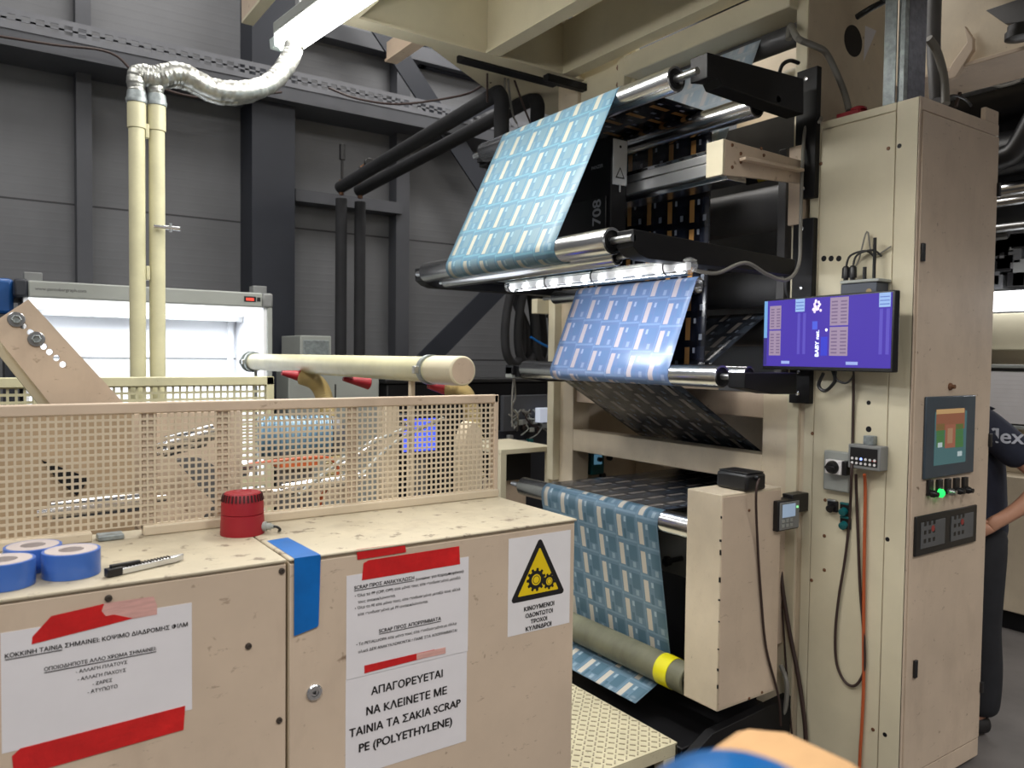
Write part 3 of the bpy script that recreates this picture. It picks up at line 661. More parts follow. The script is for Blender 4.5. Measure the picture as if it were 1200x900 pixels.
def cone(A, B, yy, label, r0, r1):
    a, b_ = at(*A, y=yy), at(*B, y=yy)
    tag(MB().lathe(a, b_-a, [(0, r0), ((b_-a).length, r1), ((b_-a).length+.004, r1*.8)], 24).build('hose_funnel', RED), label, 'funnel', 'red funnels under the extraction pipe')
cone((330, 437), (354, 441), 3.3, 'red funnel under the far end of the extraction pipe', .010, .026)
cone((402, 444), (432, 449), 2.9, 'red funnel under the middle of the extraction pipe', .008, .026)
cone((502, 452), (524, 456), 2.25, 'red funnel under the near end of the extraction pipe', .010, .022)
hose([at(354, 441, y=3.3), at(370, 448, y=3.25), at(380, 466, y=3.2), at(388, 510, y=3.1), at(392, 560, y=3.05)], .036, 'cream ribbed hose drooping from the far red funnel behind the guard')
hose([at(522, 456, y=2.25), at(538, 457, y=2.22), at(548, 466, y=2.18), at(556, 500, y=2.12), at(558, 560, y=2.1)], .026, 'cream ribbed hose under the capped end of the extraction pipe')

# vertical pipe pair and flexible duct
YP = 3.4
pa, pb = at(160, 115, y=YP), at(184, 118, y=YP)
t = thing('extraction_riser', 'pair of tall ivory vertical pipes joined by short links', 'pipe', ((pa.x+pb.x)/2, YP, 0))
MB().cyl((pa.x, YP, 0), (pa.x, YP, pa.z), .030, 28).build('pipe', IVORY, t)
MB().cyl((pb.x, YP+.01, 0), (pb.x, YP+.01, pb.z), .030, 28).build('pipe', IVORY, t)
for px_, zz in ((pa, pa.z), (pb, pb.z)):
    MB().lathe((px_.x, YP+(.01 if px_ is pb else 0), zz-.02), (0, 0, 1), [(0, .0315), (0, .038), (.014, .040), (.02, .037), (.045, .034)], 28, False).build('pipe_collar', GALV, t)
    MB().lathe((px_.x, YP+(.01 if px_ is pb else 0), zz-.12), (0, 0, 1), [(0, .0317), (.002, .0345), (.10, .0345), (.1, .0315)], 28, False, False).build('pipe_socket', IVORY, t)
for px, py in ((172, 154), (172, 320)):
    q = at(px, py, y=YP); MB().box(pa.x+.03, pb.x-.03, YP-.012, YP+.012, q.z-.028, q.z+.028).build('link_plate', IVORY, t, .003)
q = at(180, 265, y=YP-.035)
vl = MB().cyl(V((pb.x-.02, YP-.034, q.z)), V((pb.x+.075, YP-.05, q.z-.003)), .008, 12).build('drain_valve', CHROME, t); MB().cyl((pb.x+.04, YP-.045, q.z-.018), (pb.x+.04, YP-.045, q.z+.016), .006, 10).build('valve_lever', STEEL, vl)
def duct(pts, r, label):
    return tag(MB().tube(pts, r, 20, 20, rf=lambda f, i: r*(.8 + .35*min(1, f*5))*(1 + .025*math.sin(i*1.9) + .03*math.sin(i*.71))).build('flexible_duct', DUCT), label, 'duct', 'silver flexible ducts from the riser')
zt_ = pa.z+.02
duct([(pa.x, YP, zt_), (pa.x+.005, YP, zt_+.07), at(182, 90, y=YP), at(212, 86, y=YP), at(250, 104, y=YP+.02), at(290, 106, y=YP+.04), at(318, 96, y=YP+.06), at(338, 72, y=YP+.08), at(346, 48, y=YP+.10)], .037, 'upper silver flexible duct curving from the left riser pipe to the ceiling lamp')
duct([(pb.x, YP+.01, zt_), (pb.x+.003, YP+.02, zt_+.06), at(200, 92, y=YP+.08), at(222, 97, y=YP+.10), at(255, 112, y=YP+.12), at(292, 110, y=YP+.13), at(322, 92, y=YP+.14), at(340, 66, y=YP+.15), at(350, 44, y=YP+.15)], .033, 'lower silver flexible duct arching from the right riser pipe')

# second perforated fence
YF2 = 3.28
fz1 = at(320, 441, y=YF2).z; fx1 = at(320, 441, y=YF2).x
t = thing('perforated_fence', 'low pale perforated fence in front of the glowing light booth', 'fence', (.3, YF2, 0))
perforated(-.9, fx1-.03, fz1-.42, fz1-.035, YF2, .026, .0175, .002, 'perforated_sheet', IVORY, t)
MB().box(-.9, fx1, YF2-.015, YF2+.02, fz1-.036, fz1).build('top_rail', IVORY, t, .003)
MB().box(fx1-.032, fx1, YF2-.015, YF2+.02, 0, fz1).build('end_post', IVORY, t, .003)
q = at(46, 450, y=YF2).x; MB().box(q-.02, q+.02, YF2-.015, YF2+.02, 0, fz1).build('post', IVORY, t, .003)
MB().box(-.9, fx1, YF2-.012, YF2+.017, fz1-.46, fz1-.42).build('bottom_rail', IVORY, t, .003)

# light booth
YL = 4.5
bl, br_ = at(33, 326, y=YL), at(320, 346, y=YL); ztop = (bl.z+br_.z)/2; zc = at(320, 361, y=YL).z
t = thing('viewing_booth', 'brightly lit white colour viewing booth with grey canopy at the back left', 'light booth', ((bl.x+br_.x)/2, YL+.3, 0))
MB().box(bl.x, br_.x-.06, YL, YL+.62, zc, ztop).build('canopy', LTGR, t, .008)
MB().box(br_.x-.06, br_.x, YL-.004, YL+.62, zc-.0, ztop+.0).build('canopy_end', MIDGR, t, .012)
MB().box(bl.x-.06, bl.x, YL-.004, YL+.62, zc, ztop+.005).build('canopy_end', NAVY, t, .012)
MB().box(bl.x-.02, br_.x-.03, YL+.60, YL+.62, .72, zc).build('back_panel', BOOTHIN, t)
MB().box(br_.x-.05, br_.x-.03, YL+.02, YL+.60, .72, zc).build('side_panel', BOOTHIN, t)
MB().box(br_.x-.03, br_.x-.005, YL, YL+.62, .0, zc).build('side_panel', LTGR, t)
MB().box(bl.x-.02, bl.x, YL+.02, YL+.60, .72, zc).build('side_panel', BOOTHIN, t)
MB().box(bl.x-.02, br_.x-.03, YL, YL+.62, .68, .72).build('table', BOOTHIN, t)
MB().box(bl.x-.02, br_.x-.03, YL+.02, YL+.6, .0, .68).build('lower_cabinet', MIDGR, t)
MB().box(bl.x+.02, br_.x-.08, YL+.05, YL+.40, zc-.012, zc-.002).build('lamp_panel', emis('booth_lamp_panel', (.93, .96, 1), 3), t, smooth=False)
MB().box(bl.x+.0, br_.x-.06, YL+.005, YL+.03, zc-.055, zc-.001).build('louvre', emis('lit_louvre', (.93, .96, 1), .8), t, smooth=False)
MB().box(bl.x+.0, br_.x-.06, YL+.40, YL+.42, zc-.07, zc-.003).build('louvre', MIDGR, t)
zz = at(230, 420, y=YL+.6).z; MB().box(bl.x, br_.x-.05, YL+.594, YL+.6, zz-.005, zz+.005).build('seam_strip', MIDGR, t)
xx = at(266, 400, y=YL+.6).x; MB().box(xx, xx+.03, YL+.57, YL+.6, .72, zc-.02).build('corner_strip', BOOTHIN, t)
dq = MB(); fbox(dq, 'y', YL, (286, 347), (300, 354), .003); dq.build('display_window', BLACKP, t, smooth=False)
dq = MB(); fbox(dq, 'y', YL-.003, (288.5, 349), (297.5, 352.5), .001); dq.build('red_readout', emis('red_readout', (1, .08, .05), 1.6, (.1, 0, 0)), t, smooth=False)
dq = MB(); fbox(dq, 'y', YL, (301, 348.5), (305, 353.5), .004); dq.build('power_button', BLACKP, t, .001)
ftext("www.pantobergraph.com", (41, 341.0), (101, 341.5), 'y', YL, t, DARKGR, .01)
for px in (38, 300):
    q = at(px, 330, y=YL+.2); MB().box(q.x-.04, q.x+.04, YL+.12, YL+.2, ztop, ztop+.05).build('cable_box', MIDGR, t, .004)
l = area('booth_light', (0, 0, 0), (0, 0, 0), br_.x-bl.x-.2, .3, 11, (.93, .96, 1)); l.parent = t; l.location = V(((bl.x+br_.x)/2, YL+.25, zc-.02))-t.location
# blue bag behind booth
q = at(-4, 350, y=4.7)
t = thing('storage_bin', 'blue plastic bin on a dark rack left of the light booth', 'bin', (q.x-.1, 4.75, 0))
MB().box(q.x-.12, q.x+.07, 4.62, 5.0, q.z-.08, q.z+.10).build('bin', INKBLUE, t, .02)
MB().box(q.x-.6, q.x+.08, 4.6, 5.05, q.z-.12, q.z-.08).build('shelf', NAVY, t)
MB().box(q.x-.6, q.x-.55, 4.6, 5.05, 0, q.z-.12).build('upright', NAVY, t); MB().box(q.x+.03, q.x+.08, 4.6, 5.05, 0, q.z-.12).build('upright', NAVY, t)

# black insulated pipes
def bpipe(pxv, pyj, yj, ytop, pyt, down, label):
    a = at(pxv, pyj+12, y=yj); b_ = at(*pyt, y=ytop)
    za = a.z
    t = thing('insulated_pipe', label, 'pipe', (a.x, yj, 0), 'black insulated pipes')
    MB().cyl((a.x, yj, 0), (a.x, yj, at(pxv, pyj+14, y=yj).z), .042, 20).build('riser', FOAM, t)
    s0 = at(pxv, pyj, y=yj)
    e = at(*pyt, y=ytop)
    dn = (e-s0).normalized()
    MB().tube([s0-dn*.02, s0.lerp(e, .5), e-dn*.12, e-dn*.03+V((0, 0, -.012)), e+V((0, 0, -.06)), e+V((0, 0, -.14)), at(down[0], down[1], y=ytop)], .044, 20, 8).build('branch', FOAM, t)
    MB().cyl(s0-V((0, 0, .06)), s0+V((0, 0, .05)), .018, 12).build('elbow', BRAWN, t)
    return t
tp = bpipe(400, 219, 5.5, 3.72, (588, 106), (588, 175), 'left black insulated pipe bending down behind the film')
tp2 = bpipe(422, 223, 5.5, 3.86, (630, 112), (630, 185), 'right black insulated pipe, the lower of the sloping pair')
q = at(401, 200, y=5.5); 
t = thing('pressure_gauge', 'slim upright gauge stem above the left black pipe', 'gauge', (q.x, 5.5, q.z-.1), 'gauges on the black pipes'); MB().cyl(q-V((0, 0, .14)), q+V((0, 0, .10)), .010, 10).build('stem', BLACKP, t); MB().cyl(q+V((0, 0, .08)), q+V((0, 0, .19)), .022, 12).build('head', BLACKP, t)
q = at(422, 196, y=5.5)
t = thing('pressure_gauge', 'round gauge with a pigtail above the right black pipe', 'gauge', (q.x, 5.5, q.z-.1), 'gauges on the black pipes'); MB().cyl(q-V((0, 0, .18)), q, .010, 10).build('stem', BLACKP, t)
MB().lathe(q+V((.06, -.02, .03)), (0, -1, 0), [(0, .04), (.02, .04), (.024, .036)], 20).build('dial', BLACKP, t); MB().tube([q, q+V((.05, 0, .03)), q+V((.06, 0, -.02))], .007, 8).build('pigtail', BRAWN, t)
# grey wall cabinets low behind
t = thing('wall_cabinet', 'grey steel wall cabinet standing right of the dark column', 'cabinet', (2.1, 5.3, 0))
a, b_ = at(352, 393, y=5.2), at(388, 470, y=5.2); MB().box(a.x, b_.x, 5.2, 5.6, 0, a.z).build('body', LTGR, t, .006); MB().box(a.x+.02, b_.x-.02, 5.19, 5.2, .1, a.z-.03).build('door', GALV, t, .003)
t = thing('wall_cabinet', 'low grey steel cabinet behind the extraction pipe', 'cabinet', (2.4, 5.0, 0))
a, b_ = at(338, 440, y=4.9), at(444, 470, y=4.9); MB().box(a.x, b_.x, 4.9, 5.15, 0, at(400, 418, y=4.9).z).build('body', LTGR, t, .006); MB().box((a.x+b_.x)/2-.004, (a.x+b_.x)/2+.004, 4.895, 4.9, .1, a.z-.06).build('door_gap', BLACK, t)
t = thing('equipment_crate', 'long black equipment crate along the back wall by the press', 'crate', (3, 5.2, 0))
a, b_ = at(446, 448, y=5.0), at(650, 470, y=5.0); MB().box(a.x, b_.x+.4, 4.9, 5.3, .0, at(520, 449, y=4.9).z).build('body', BLACK, t, .01); MB().box(a.x-.02, b_.x+.42, 4.88, 5.32, at(520, 449, y=4.9).z, at(520, 449, y=4.9).z+.03).build('lid', BLACKP, t, .006)

# ------------------------------------------------------------------ printing press
XM = 2.80
press = thing('printing_press', 'tall cream printing press frame carrying the rollers and blue film', 'printing press', (3.2, 2.8, 0))
PINT = mat('press_interior_paint', srgb(216, 199, 174), .5, 0, .08, 3, .2)  # cream paint with slight tonal variation for the inside panels
MB().box(XM, 3.36, 1.965, 2.015, 0, 3.5).build('near_side_frame', CREAM, press, .003)
MB().box(XM-.004, XM, 1.967, 2.02, 0, 3.5).build('frame_edge', CREAM_Y, press, .001)
MB().box(XM, XM+.06, 2.015, 2.145, 0, 1.50).build('near_post', CREAM, press, .004)
MB().box(XM, XM+.12, 3.44, 3.62, 0, 3.25).build('far_post', CREAM, press, .004)
MB().box(XM-.05, XM, 3.56, 3.62, .93, 2.02).build('post_flange', CREAM_Y, press, .004)
MB().box(XM+.12, XM+1.3, 3.50, 3.56, 0, 3.5).build('far_side_frame', PINT, press, .003)
MB().box(XM, XM+.10, 2.145, 3.44, 1.115, 1.235).build('crossbeam', CREAM, press, .004)
MB().box(XM+.02, XM+.10, 2.145, 3.44, 1.392, 1.50).build('crossbeam', CREAM_D, press, .004)
a, b_ = at(742, 68, x=XM), at(930, 5, x=XM)
MB().box(XM-.06, XM+.10, 2.016, 3.0, 3.085, 3.185).build('top_crossbeam', CREAM_Y, press, .006)
MB().box(XM+.02, XM+.05, 3.0, 3.44, 2.85, 3.25).build('gusset_panel', CREAM_Y, press, .003)
MB().box(XM-.03, XM+.02, 3.03, 3.08, 2.85, 3.25).build('gusset_rib', CREAM_Y, press, .003)
for zz in (3.0, 3.09, 3.18): MB().lathe((XM+.02, 3.12, zz), (-1, 0, 0), [(0, .016), (.010, .016), (.012, .012)], 6).build('bolt', BRAWN, press)
q = at(660, 94, y=3.38); MB().box(q.x-.10, XM+.6, 3.385, 3.43, q.z-.02, q.z+.02).build('cable_channel', BLACK, press, .003)
# lower inner panels visible through the windows
MB().box(XM+.55, XM+.57, 2.9, 3.5, .9, 1.42).build('inner_panel', PINT, press, .003)
MB().box(XM+.551, XM+.571, 2.02, 2.89, .9, 1.42).build('inner_panel', PINT, press, .003)
MB().box(XM-.6, XM+1.2, 2.02, 3.44, .02, .16).build('press_bed', BLACK, press, .005)
MB().box(XM+.35, XM+.40, 2.02, 3.5, .16, .88).build('lower_bulkhead', BLACK, press)
mb = MB(); mb.prism([(2.16, 1.955, .0), (2.16, 1.955, .15), (2.30, 1.955, .22), (2.78, 1.955, .25), (2.78, 1.955, 0)], (0, .04, 0)); mb.build('bed_side_plate', BLACK, press, .003)
MB().box(2.62, 2.64, 2.05, 3.40, .66, .955).build('grey_cover', MIDGR, press, .003)
q = at(795, 655, x=2.60); kn = MB().cyl((2.62, q.y, q.z), (2.54, q.y, q.z), .012, 14).build('clamp_lever', BLACKP, press)
MB().lathe((2.54, q.y, q.z), (-1, 0, 0), [(0, .022), (.022, .024), (.03, .014)], 8).build('lever_knob', BLACKP, kn)
# control knob, small meter in the window, clamp lever
q = at(694, 541, y=3.5)
kt = thing('panel_meter', 'small teal-lit meter inside the lower window of the press', 'meter', (q.x, 3.47, q.z-.05))
MB().box(q.x-.05, q.x+.05, 3.45, 3.5, q.z-.07, q.z+.07).build('housing', TEAL, kt, .004)
MB().box(q.x-.03, q.x+.03, 3.447, 3.45, q.z-.01, q.z+.05).build('display', emis('teal_display', (.15, .35, .5), .35, (.05, .1, .12)), kt, smooth=False)
MB().cyl((q.x+.005, 3.448, q.z+.02), (q.x+.005, 3.43, q.z+.02), .014).build('knob', BLACKP, kt)
for px, py in ((705, 557), (713, 536)):
    q = at(px, py, y=3.5); MB().cyl((q.x, 3.5, q.z), (q.x, 3.48, q.z), .018, 16).build('hole_plug', BLACKP, press)
# large dark drum inside
DRUM = mat('dark_drum_steel', srgb(92, 93, 96), .35, .2, .15, 3)
MB().box(XM+.62, XM+.66, 2.03, 3.48, 1.5, 2.9).build('rear_shield', DRUM, press)
for i, (xx, zz, rr) in enumerate(((2.98, 2.33, .10), (2.95, 1.97, .085), (3.05, 1.78, .07))):
    MB().lathe((xx, 2.03, zz), (0, 1, 0), [(0, .03), (.06, .03), (.06, rr-.004), (.064, rr), (1.36, rr)], 40).build('ink_roller', (DARKGR, DRUM, DRUM)[i], press)
MB().box(2.86, 2.92, 2.10, 2.14, 1.55, 2.55).build('upright_bar', DARKGR, press, .003)
hz = mat('hazard_stripe_yellow', srgb(150, 130, 40), .5)
MB().box(2.97, 2.98, 2.05, 2.4, 2.46, 2.54).build('warning_plate', BLACK, press)
mb = MB()
for k in range(3): mb.prism([(2.969, 2.08+k*.10, 2.46), (2.969, 2.13+k*.10, 2.46), (2.969, 2.17+k*.10, 2.54), (2.969, 2.12+k*.10, 2.54)], (-.001, 0, 0))
mb.build('warning_stripes', hz, press, smooth=False)

# support arms (part of the press), near and far ends
def arm(prof_px, yn, th, name, yfar, mirrored=True, label=None):
    P = [at(*q, y=yn) for q in prof_px]
    o = MB().prism([(p.x, yn, p.z) for p in P], (0, th, 0)).build(name, BLACK, press, .003)
    if mirrored: MB().prism([(p.x, yfar, p.z) for p in P], (0, th, 0)).build(name, BLACK, press, .003)
    return P
YN = 1.90
arm([(829, 61), (942, 92), (942, 134), (881, 113), (847, 101), (843, 92), (829, 91)], YN, .08, 'roller_arm', 3.35)
arm([(742, 268), (932, 304), (932, 323), (760, 303), (750, 298), (742, 289)], YN, .08, 'roller_arm', 3.37)
arm([(873, 437), (934, 437), (934, 462), (905, 462), (873, 455)], YN, .08, 'roller_arm', 3.37)
for z0, z1 in ((2.30, 2.82), (1.90, 2.22), (1.47, 1.64)):
    MB().box(XM-.03, XM+.0, YN-.0, YN+.095, z0, z1).build('arm_bracket', BLACK, press, .003)
    for zz in (z0+.04, z1-.04):
        MB().lathe((XM-.03, YN+.05, zz), (-1, 0, 0), [(0, .009), (.006, .009), (.007, .005), (.004, .004)], 12).build('bolt', CHROME, press)
MB().box(2.12, 2.8, 3.36, 3.44, 2.02, 2.08).build('far_arm_beam', BLACK, press, .003)
MB().box(2.15, 2.8, 3.36, 3.44, 2.62, 2.70).build('far_arm_beam', BLACK, press, .003)
MB().box(2.35, 2.8, 3.40, 3.47, 1.55, 1.60).build('far_arm_beam', BLACK, press, .003)

BYb = at(805, 600, x=2.285).y
# rollers
def roller(x, z, r, y0, y1, label, m=CHROME, shaft=.10, near=None, bore=True, group='idler rollers of the press', name='idler_roller', shaft_m=STEEL):
    t = thing(name, label, 'roller', (x, (y0+y1)/2, z-r), group)
    L = y1-y0
    MB().lathe((x, y0, z), (0, 1, 0), [(.02, r*.72), (.0, r*.78), (0, r*.96), (.003, r), (L-.003, r), (L, r*.96), (L, r*.78), (L-.02, r*.72)], 40).build('drum', m, t)
    if bore:
        for yy, s_ in ((y0+.012, -1), (y1-.012, 1)):
            MB().lathe((x, yy, z), (0, s_, 0), [(0, r*.8), (.004, r*.8), (.006, r*.4), (.012, r*.38), (.013, r*.2)], 28).build('end_bearing', BLACKP, t)
    MB().cyl((x, y0-(shaft if near is None else near), z), (x, y0+.02, z), r*.28, 16).build('shaft', shaft_m, t)
    MB().cyl((x, y1-.02, z), (x, y1+shaft, z), r*.28, 16).build('shaft', shaft_m, t)
    return t
roller(2.08, 2.65, .047, 2.0, 3.27, 'topmost steel roller where the blue film turns over the front')
roller(1.79, 2.045, .047, 2.0, 3.32, 'steel roller at the lower end of the sloping blue film sheet')
roller(1.84, 1.995, .028, 2.03, 3.22, 'thin silver roller tucked right under the sloping film sheet', shaft=.06)
roller(2.53, 2.64, .046, 2.0, 3.27, 'steel roller under the black top arm behind the dark film span')
roller(2.53, 1.96, .035, 2.28, 3.27, 'small steel roller hidden above the second film sheet', bore=False, near=-.005)
roller(2.385, 1.58, .045, 2.02, 3.33, 'steel roller at eye level where the second film sheet turns under')
roller(2.56, 1.585, .036, 2.03, 3.33, 'slimmer steel roller just behind the eye level roller')
roller(2.345, .972, .047, BYb+.006, 3.28, 'waist-high steel roller under the hanging lower film', near=-.005, bore=False)
roller(2.33, .365, .062, BYb+.006, 3.2, 'thick grey green rubber roller low behind the hanging film', GREENROLL, shaft=.05, near=-.005, bore=False, group=None, name='rubber_roller')
yt = at(773, 785, x=2.27).y
tag(MB().lathe((2.33, yt-.035, .365), (0, 1, 0), [(0, .0625), (0, .0645), (.07, .0645), (.07, .0625)], 40, False, False).build('yellow_tape_band', YELTAPE), 'yellow tape band wrapped around the low rubber roller', 'tape')
roller(2.93, 3.05, .05, 2.02, 3.4, 'dark ceiling roller feeding the silvery film behind the top beam', DRUM, bore=False, shaft=.0)
roller(3.10, 2.93, .05, 2.02, 3.4, 'cream roller just below the dark ceiling roller', CREAM_Y, bore=False, shaft=.0)

# film web
web = thing('printed_film', 'long blue printed plastic film threaded over the press rollers', 'plastic film', (2.3, 2.66, 0))
FY0, FY1 = 2.265, 3.06
def arc(cx, cz, r, a0, a1, n=12): return [(cx+r*math.cos(R(a0+(a1-a0)*k/n)), cz+r*math.sin(R(a0+(a1-a0)*k/n))) for k in range(n+1)]
def strip(pts, m, name, v0=0.0, y0=FY0, y1=FY1, sag=0.0, label=None):
    bm = bmesh.new(); uvl = bm.loops.layers.uv.new('UVMap'); ny = 14; P = []
    for i in range(len(pts)-1):
        L = math.dist(pts[i], pts[i+1]); k = max(1, int(L/.03))
        for j in range(k): f = j/k; P.append((pts[i][0]+(pts[i+1][0]-pts[i][0])*f, pts[i][1]+(pts[i+1][1]-pts[i][1])*f))
    P.append(pts[-1]); vs = [v0]
    for a, b in zip(P, P[1:]): vs.append(vs[-1]+math.dist(a, b))
    G = [[bm.verts.new((x, y0+(y1-y0)*j/ny, z)) for j in range(ny+1)] for x, z in P]
    for i in range(len(P)-1):
        for j in range(ny):
            f = bm.faces.new((G[i][j], G[i+1][j], G[i+1][j+1], G[i][j+1]))
            for lp, (ii, jj) in zip(f.loops, ((i, j), (i+1, j), (i+1, j+1), (i, j+1))): lp[uvl].uv = ((y1-y0)*jj/ny, vs[ii])
    k = MB(); k.b.free(); k.b = bm; o = k.build(name, m, web)
    sd = o.modifiers.new('thickness', 'SOLIDIFY'); sd.thickness = .0006; sd.offset = 0
    if label: o['label'] = label
    return vs[-1]
r1 = .0478
strip(arc(2.08, 2.65, r1, 90, 154.4) + arc(1.79, 2.045, r1, 154.4, 268), FILM, 'film_span', label='pale blue sloping sheet on the upper front')
strip([(2.08, 2.697), (2.30, 2.694), (2.53, 2.687)], FILM_D, 'film_span', v0=.03, label='dark see-through span with orange bars under the top')
strip(arc(2.53, 2.64, .047, 90, 0, 8) + [(2.575, 2.2), (2.56, 1.62)], FILM_D, 'film_span', v0=.02, label='dark vertical span behind the camera rail')
strip(arc(1.79, 2.045, r1, 270, 271, 1) + [(2.48, 1.997)], FILM, 'film_span')
strip(arc(2.53, 1.96, .036, 90, 166, 6) + arc(2.385, 1.58, .0458, 161, 300, 14), FILM_C, 'film_span', label='blue second sheet lit by the light bar')
strip([(2.385+.0458*math.cos(R(300)), 1.58+.0458*math.sin(R(300))), (2.965, 1.222), (3.33, 1.0)], FILM_G, 'film_span', label='dark grey span running back through the frame window')
strip([(3.34, 1.03), (2.9, 1.022)] + arc(2.345, .972, .048, 90, 92, 1), FILM_G, 'film_span', label='dark grey flat span behind the waist-high roller')
strip(arc(2.345, .972, .0485, 92, 180, 8) + [(2.297, .95), (2.39, .385)] + arc(2.33, .365, .063, 0, -90, 8) + [(2.19, .245)], FILM_B, 'film_span', v0=.05, label='blue sheet hanging in front of the lower press')
strip([(2.60, 1.625), (2.87, 1.79), (2.99, 1.86)], FILM_G, 'film_span', label='dark slanted span inside the press beside the monitor')
strip([(2.945, 3.10), (2.885, 3.07), (2.62, 2.50)], FILM_S, 'film_span', label='shiny silvery span coming down from the ceiling roller')

# inspection camera on its rail
cam_t = thing('inspection_camera', 'black film inspection camera housing behind the sloping film', 'camera', (2.24, 2.9, 2.05))
MB().box(2.20, 2.29, 2.475, 3.28, 2.08, 2.575).build('housing', BLACK, cam_t, .006)
MB().box(2.194, 2.20, 2.50, 3.2, 2.10, 2.33).build('front_cover', BLACKP, cam_t, .003)
lp = MB(); p0 = at(720, 166, y=2.473); lp.box(2.205, 2.285, 2.470, 2.4745, 2.375, 2.565); lpo = lp.build('label_plate', ALU, cam_t, .002)
tc = V((2.245, 2.4695, 2.425))
MB().prism([tc+V((-.026, 0, -.022)), tc+V((.026, 0, -.022)), tc+V((0, 0, .026))], (0, -.0005, 0)).build('warning_triangle', INK, lpo, smooth=False)
MB().prism([tc+V((-.018, -.0004, -.017)), tc+V((.018, -.0004, -.017)), tc+V((0, -.0004, .018))], (0, -.0004, 0)).build('triangle_field', ALU, lpo, smooth=False)
MB().cyl((2.245, 2.4715, 2.535), (2.245, 2.469, 2.535), .006, 12).build('screw', BLACKP, lpo)
MB().cyl((2.245, 2.472, 2.345), (2.245, 2.472, 2.378), .006, 10).build('pin', CHROME, cam_t)
WLET = mat('pale_grey_lettering', srgb(176, 178, 184), .5)
text('PANZER', 'printed_text', WLET, cam_t, (2.1985, 2.60, 2.455), (0, -1, 0), (0, 0, 1), .075, bold=.01)
text('SL 708', 'printed_text', WLET, cam_t, (2.193, 2.53, 2.12), (0, 0, 1), (0, 1, 0), .20, bold=.01)
text('GO', 'printed_text', WLET, cam_t, (2.193, 2.60, 2.108), (0, -1, 0), (0, 0, 1), .045, bold=.0)
# traverse rails and bracket
rt_ = thing('camera_rail', 'aluminium traverse rail with slots carrying the inspection camera', 'rail', (2.36, 2.5, 2.36))
MB().box(2.33, 2.37, 2.03, 3.3, 2.405, 2.435).build('linear_guide', ALU, rt_, .002)
MB().box(2.335, 2.352, 2.04, 3.3, 2.435, 2.452).build('rail_bar', CHROME, rt_, .002)
MB().box(2.33, 2.45, 2.03, 3.3, 2.355, 2.40).build('profile', ALU, rt_, .003)
MB().box(2.36, 2.47, 1.995, 3.3, 2.33, 2.35).build('profile_foot', CHROME, rt_, .002)
mb = MB()
for k in range(18): mb.box(2.3335, 2.3345, 2.06+k*.068, 2.085+k*.068, 2.440, 2.447)
mb.build('slots', BLACKP, rt_, smooth=False)
P = [at(*q, y=1.95) for q in ((850, 163), (939, 188), (939, 215), (878, 208), (850, 205))]
bt_ = thing('rail_bracket', 'pinkish cream angled steel bracket holding the camera rail', 'bracket', (2.5, 1.96, 2.35))
MB().prism([(p.x, 1.95, p.z) for p in P], (0, .012, 0)).build('bracket_plate', CREAM_D, bt_, .002)
MB().box(P[0].x-.012, P[0].x, 1.95, 2.03, P[4].z, P[0].z).build('end_plate', CREAM_Y, bt_, .002)
a, b_ = at(870, 186, y=1.93), at(939, 200, y=1.93); MB().obox(a, b_, .03, .012).build('stiffener', CREAM_D, bt_, .002)
MB().box(2.765, 2.80, 1.955, 2.02, 2.20, 2.52).build('mount_foot', CREAM_D, bt_, .004)
for px, py in ((858, 170), (858, 196), (868, 180), (868, 190), (892, 174), (895, 182)):
    q = at(px, py, y=1.95); MB().lathe((q.x, 1.95, q.z), (0, -1, 0), [(0, .007), (.003, .006)], 12).build('screw', BRAWN, bt_)

# LED light bar under the sloping film
XLb = 2.05
la, lb = at(596, 334, x=XLb), at(812, 313, x=XLb)
zb = (la.z+lb.z)/2
lt = thing('light_bar', 'clear LED light bar glowing below the sloping film sheet', 'lamp', (XLb, (la.y+lb.y)/2, zb-.03))
MB().box(XLb-.022, XLb+.022, lb.y+.0, la.y, zb+.020, 1.988).build('housing', LTGR, lt, .006)
CLR = mat('clear_lamp_cover', (.8, .82, .85), .15, 0, .02, 9, alpha=.25)
MB().lathe((XLb, lb.y, zb), (0, 1, 0), [(0, .012), (.0, .024), (.012, .028), (la.y-lb.y-.012, .028), (la.y-lb.y, .024)], 24).build('clear_tube', CLR, lt)
mb = MB()
nl = 11
LEDM = emis('led_glow', (.97, .98, 1), 16)
for k in range(nl):
    yy = lb.y+.05+(la.y-lb.y-.1)*k/(nl-1)
    o = MB().lathe((XLb-.012, yy, zb-.012), (-.75, 0, -.66), [(0, .012), (.006, .0135), (.007, .010)], 12).build('led', LEDM, lt)
MB().box(XLb-.010, XLb+.012, lb.y+.02, la.y-.02, zb-.014, zb+.012).build('led_strip', emis('lit_led_strip', (.95, .97, 1), .22), lt, smooth=False)
for k in (.1, .45, .72): 
    yy = lb.y+(la.y-lb.y)*k; MB().lathe((XLb, yy, zb), (0, 1, 0), [(0, .0283), (0, .030), (.006, .030), (.006, .0283)], 24, False, False).build('wire_clip', BLACKP, lt)
for yy in (lb.y+.1, la.y-.15): MB().box(XLb-.01, XLb+.03, yy, yy+.03, 1.986, 1.9965).build('hanger', BLACK, lt)
l = area('led_bar_light', (0, 0, 0), (0, R(-40), 0), .05, la.y-lb.y-.1, 5, (.95, .97, 1)); l.parent = lt; l.location = V((XLb+.0, (la.y+lb.y)/2, zb-.035))-lt.location
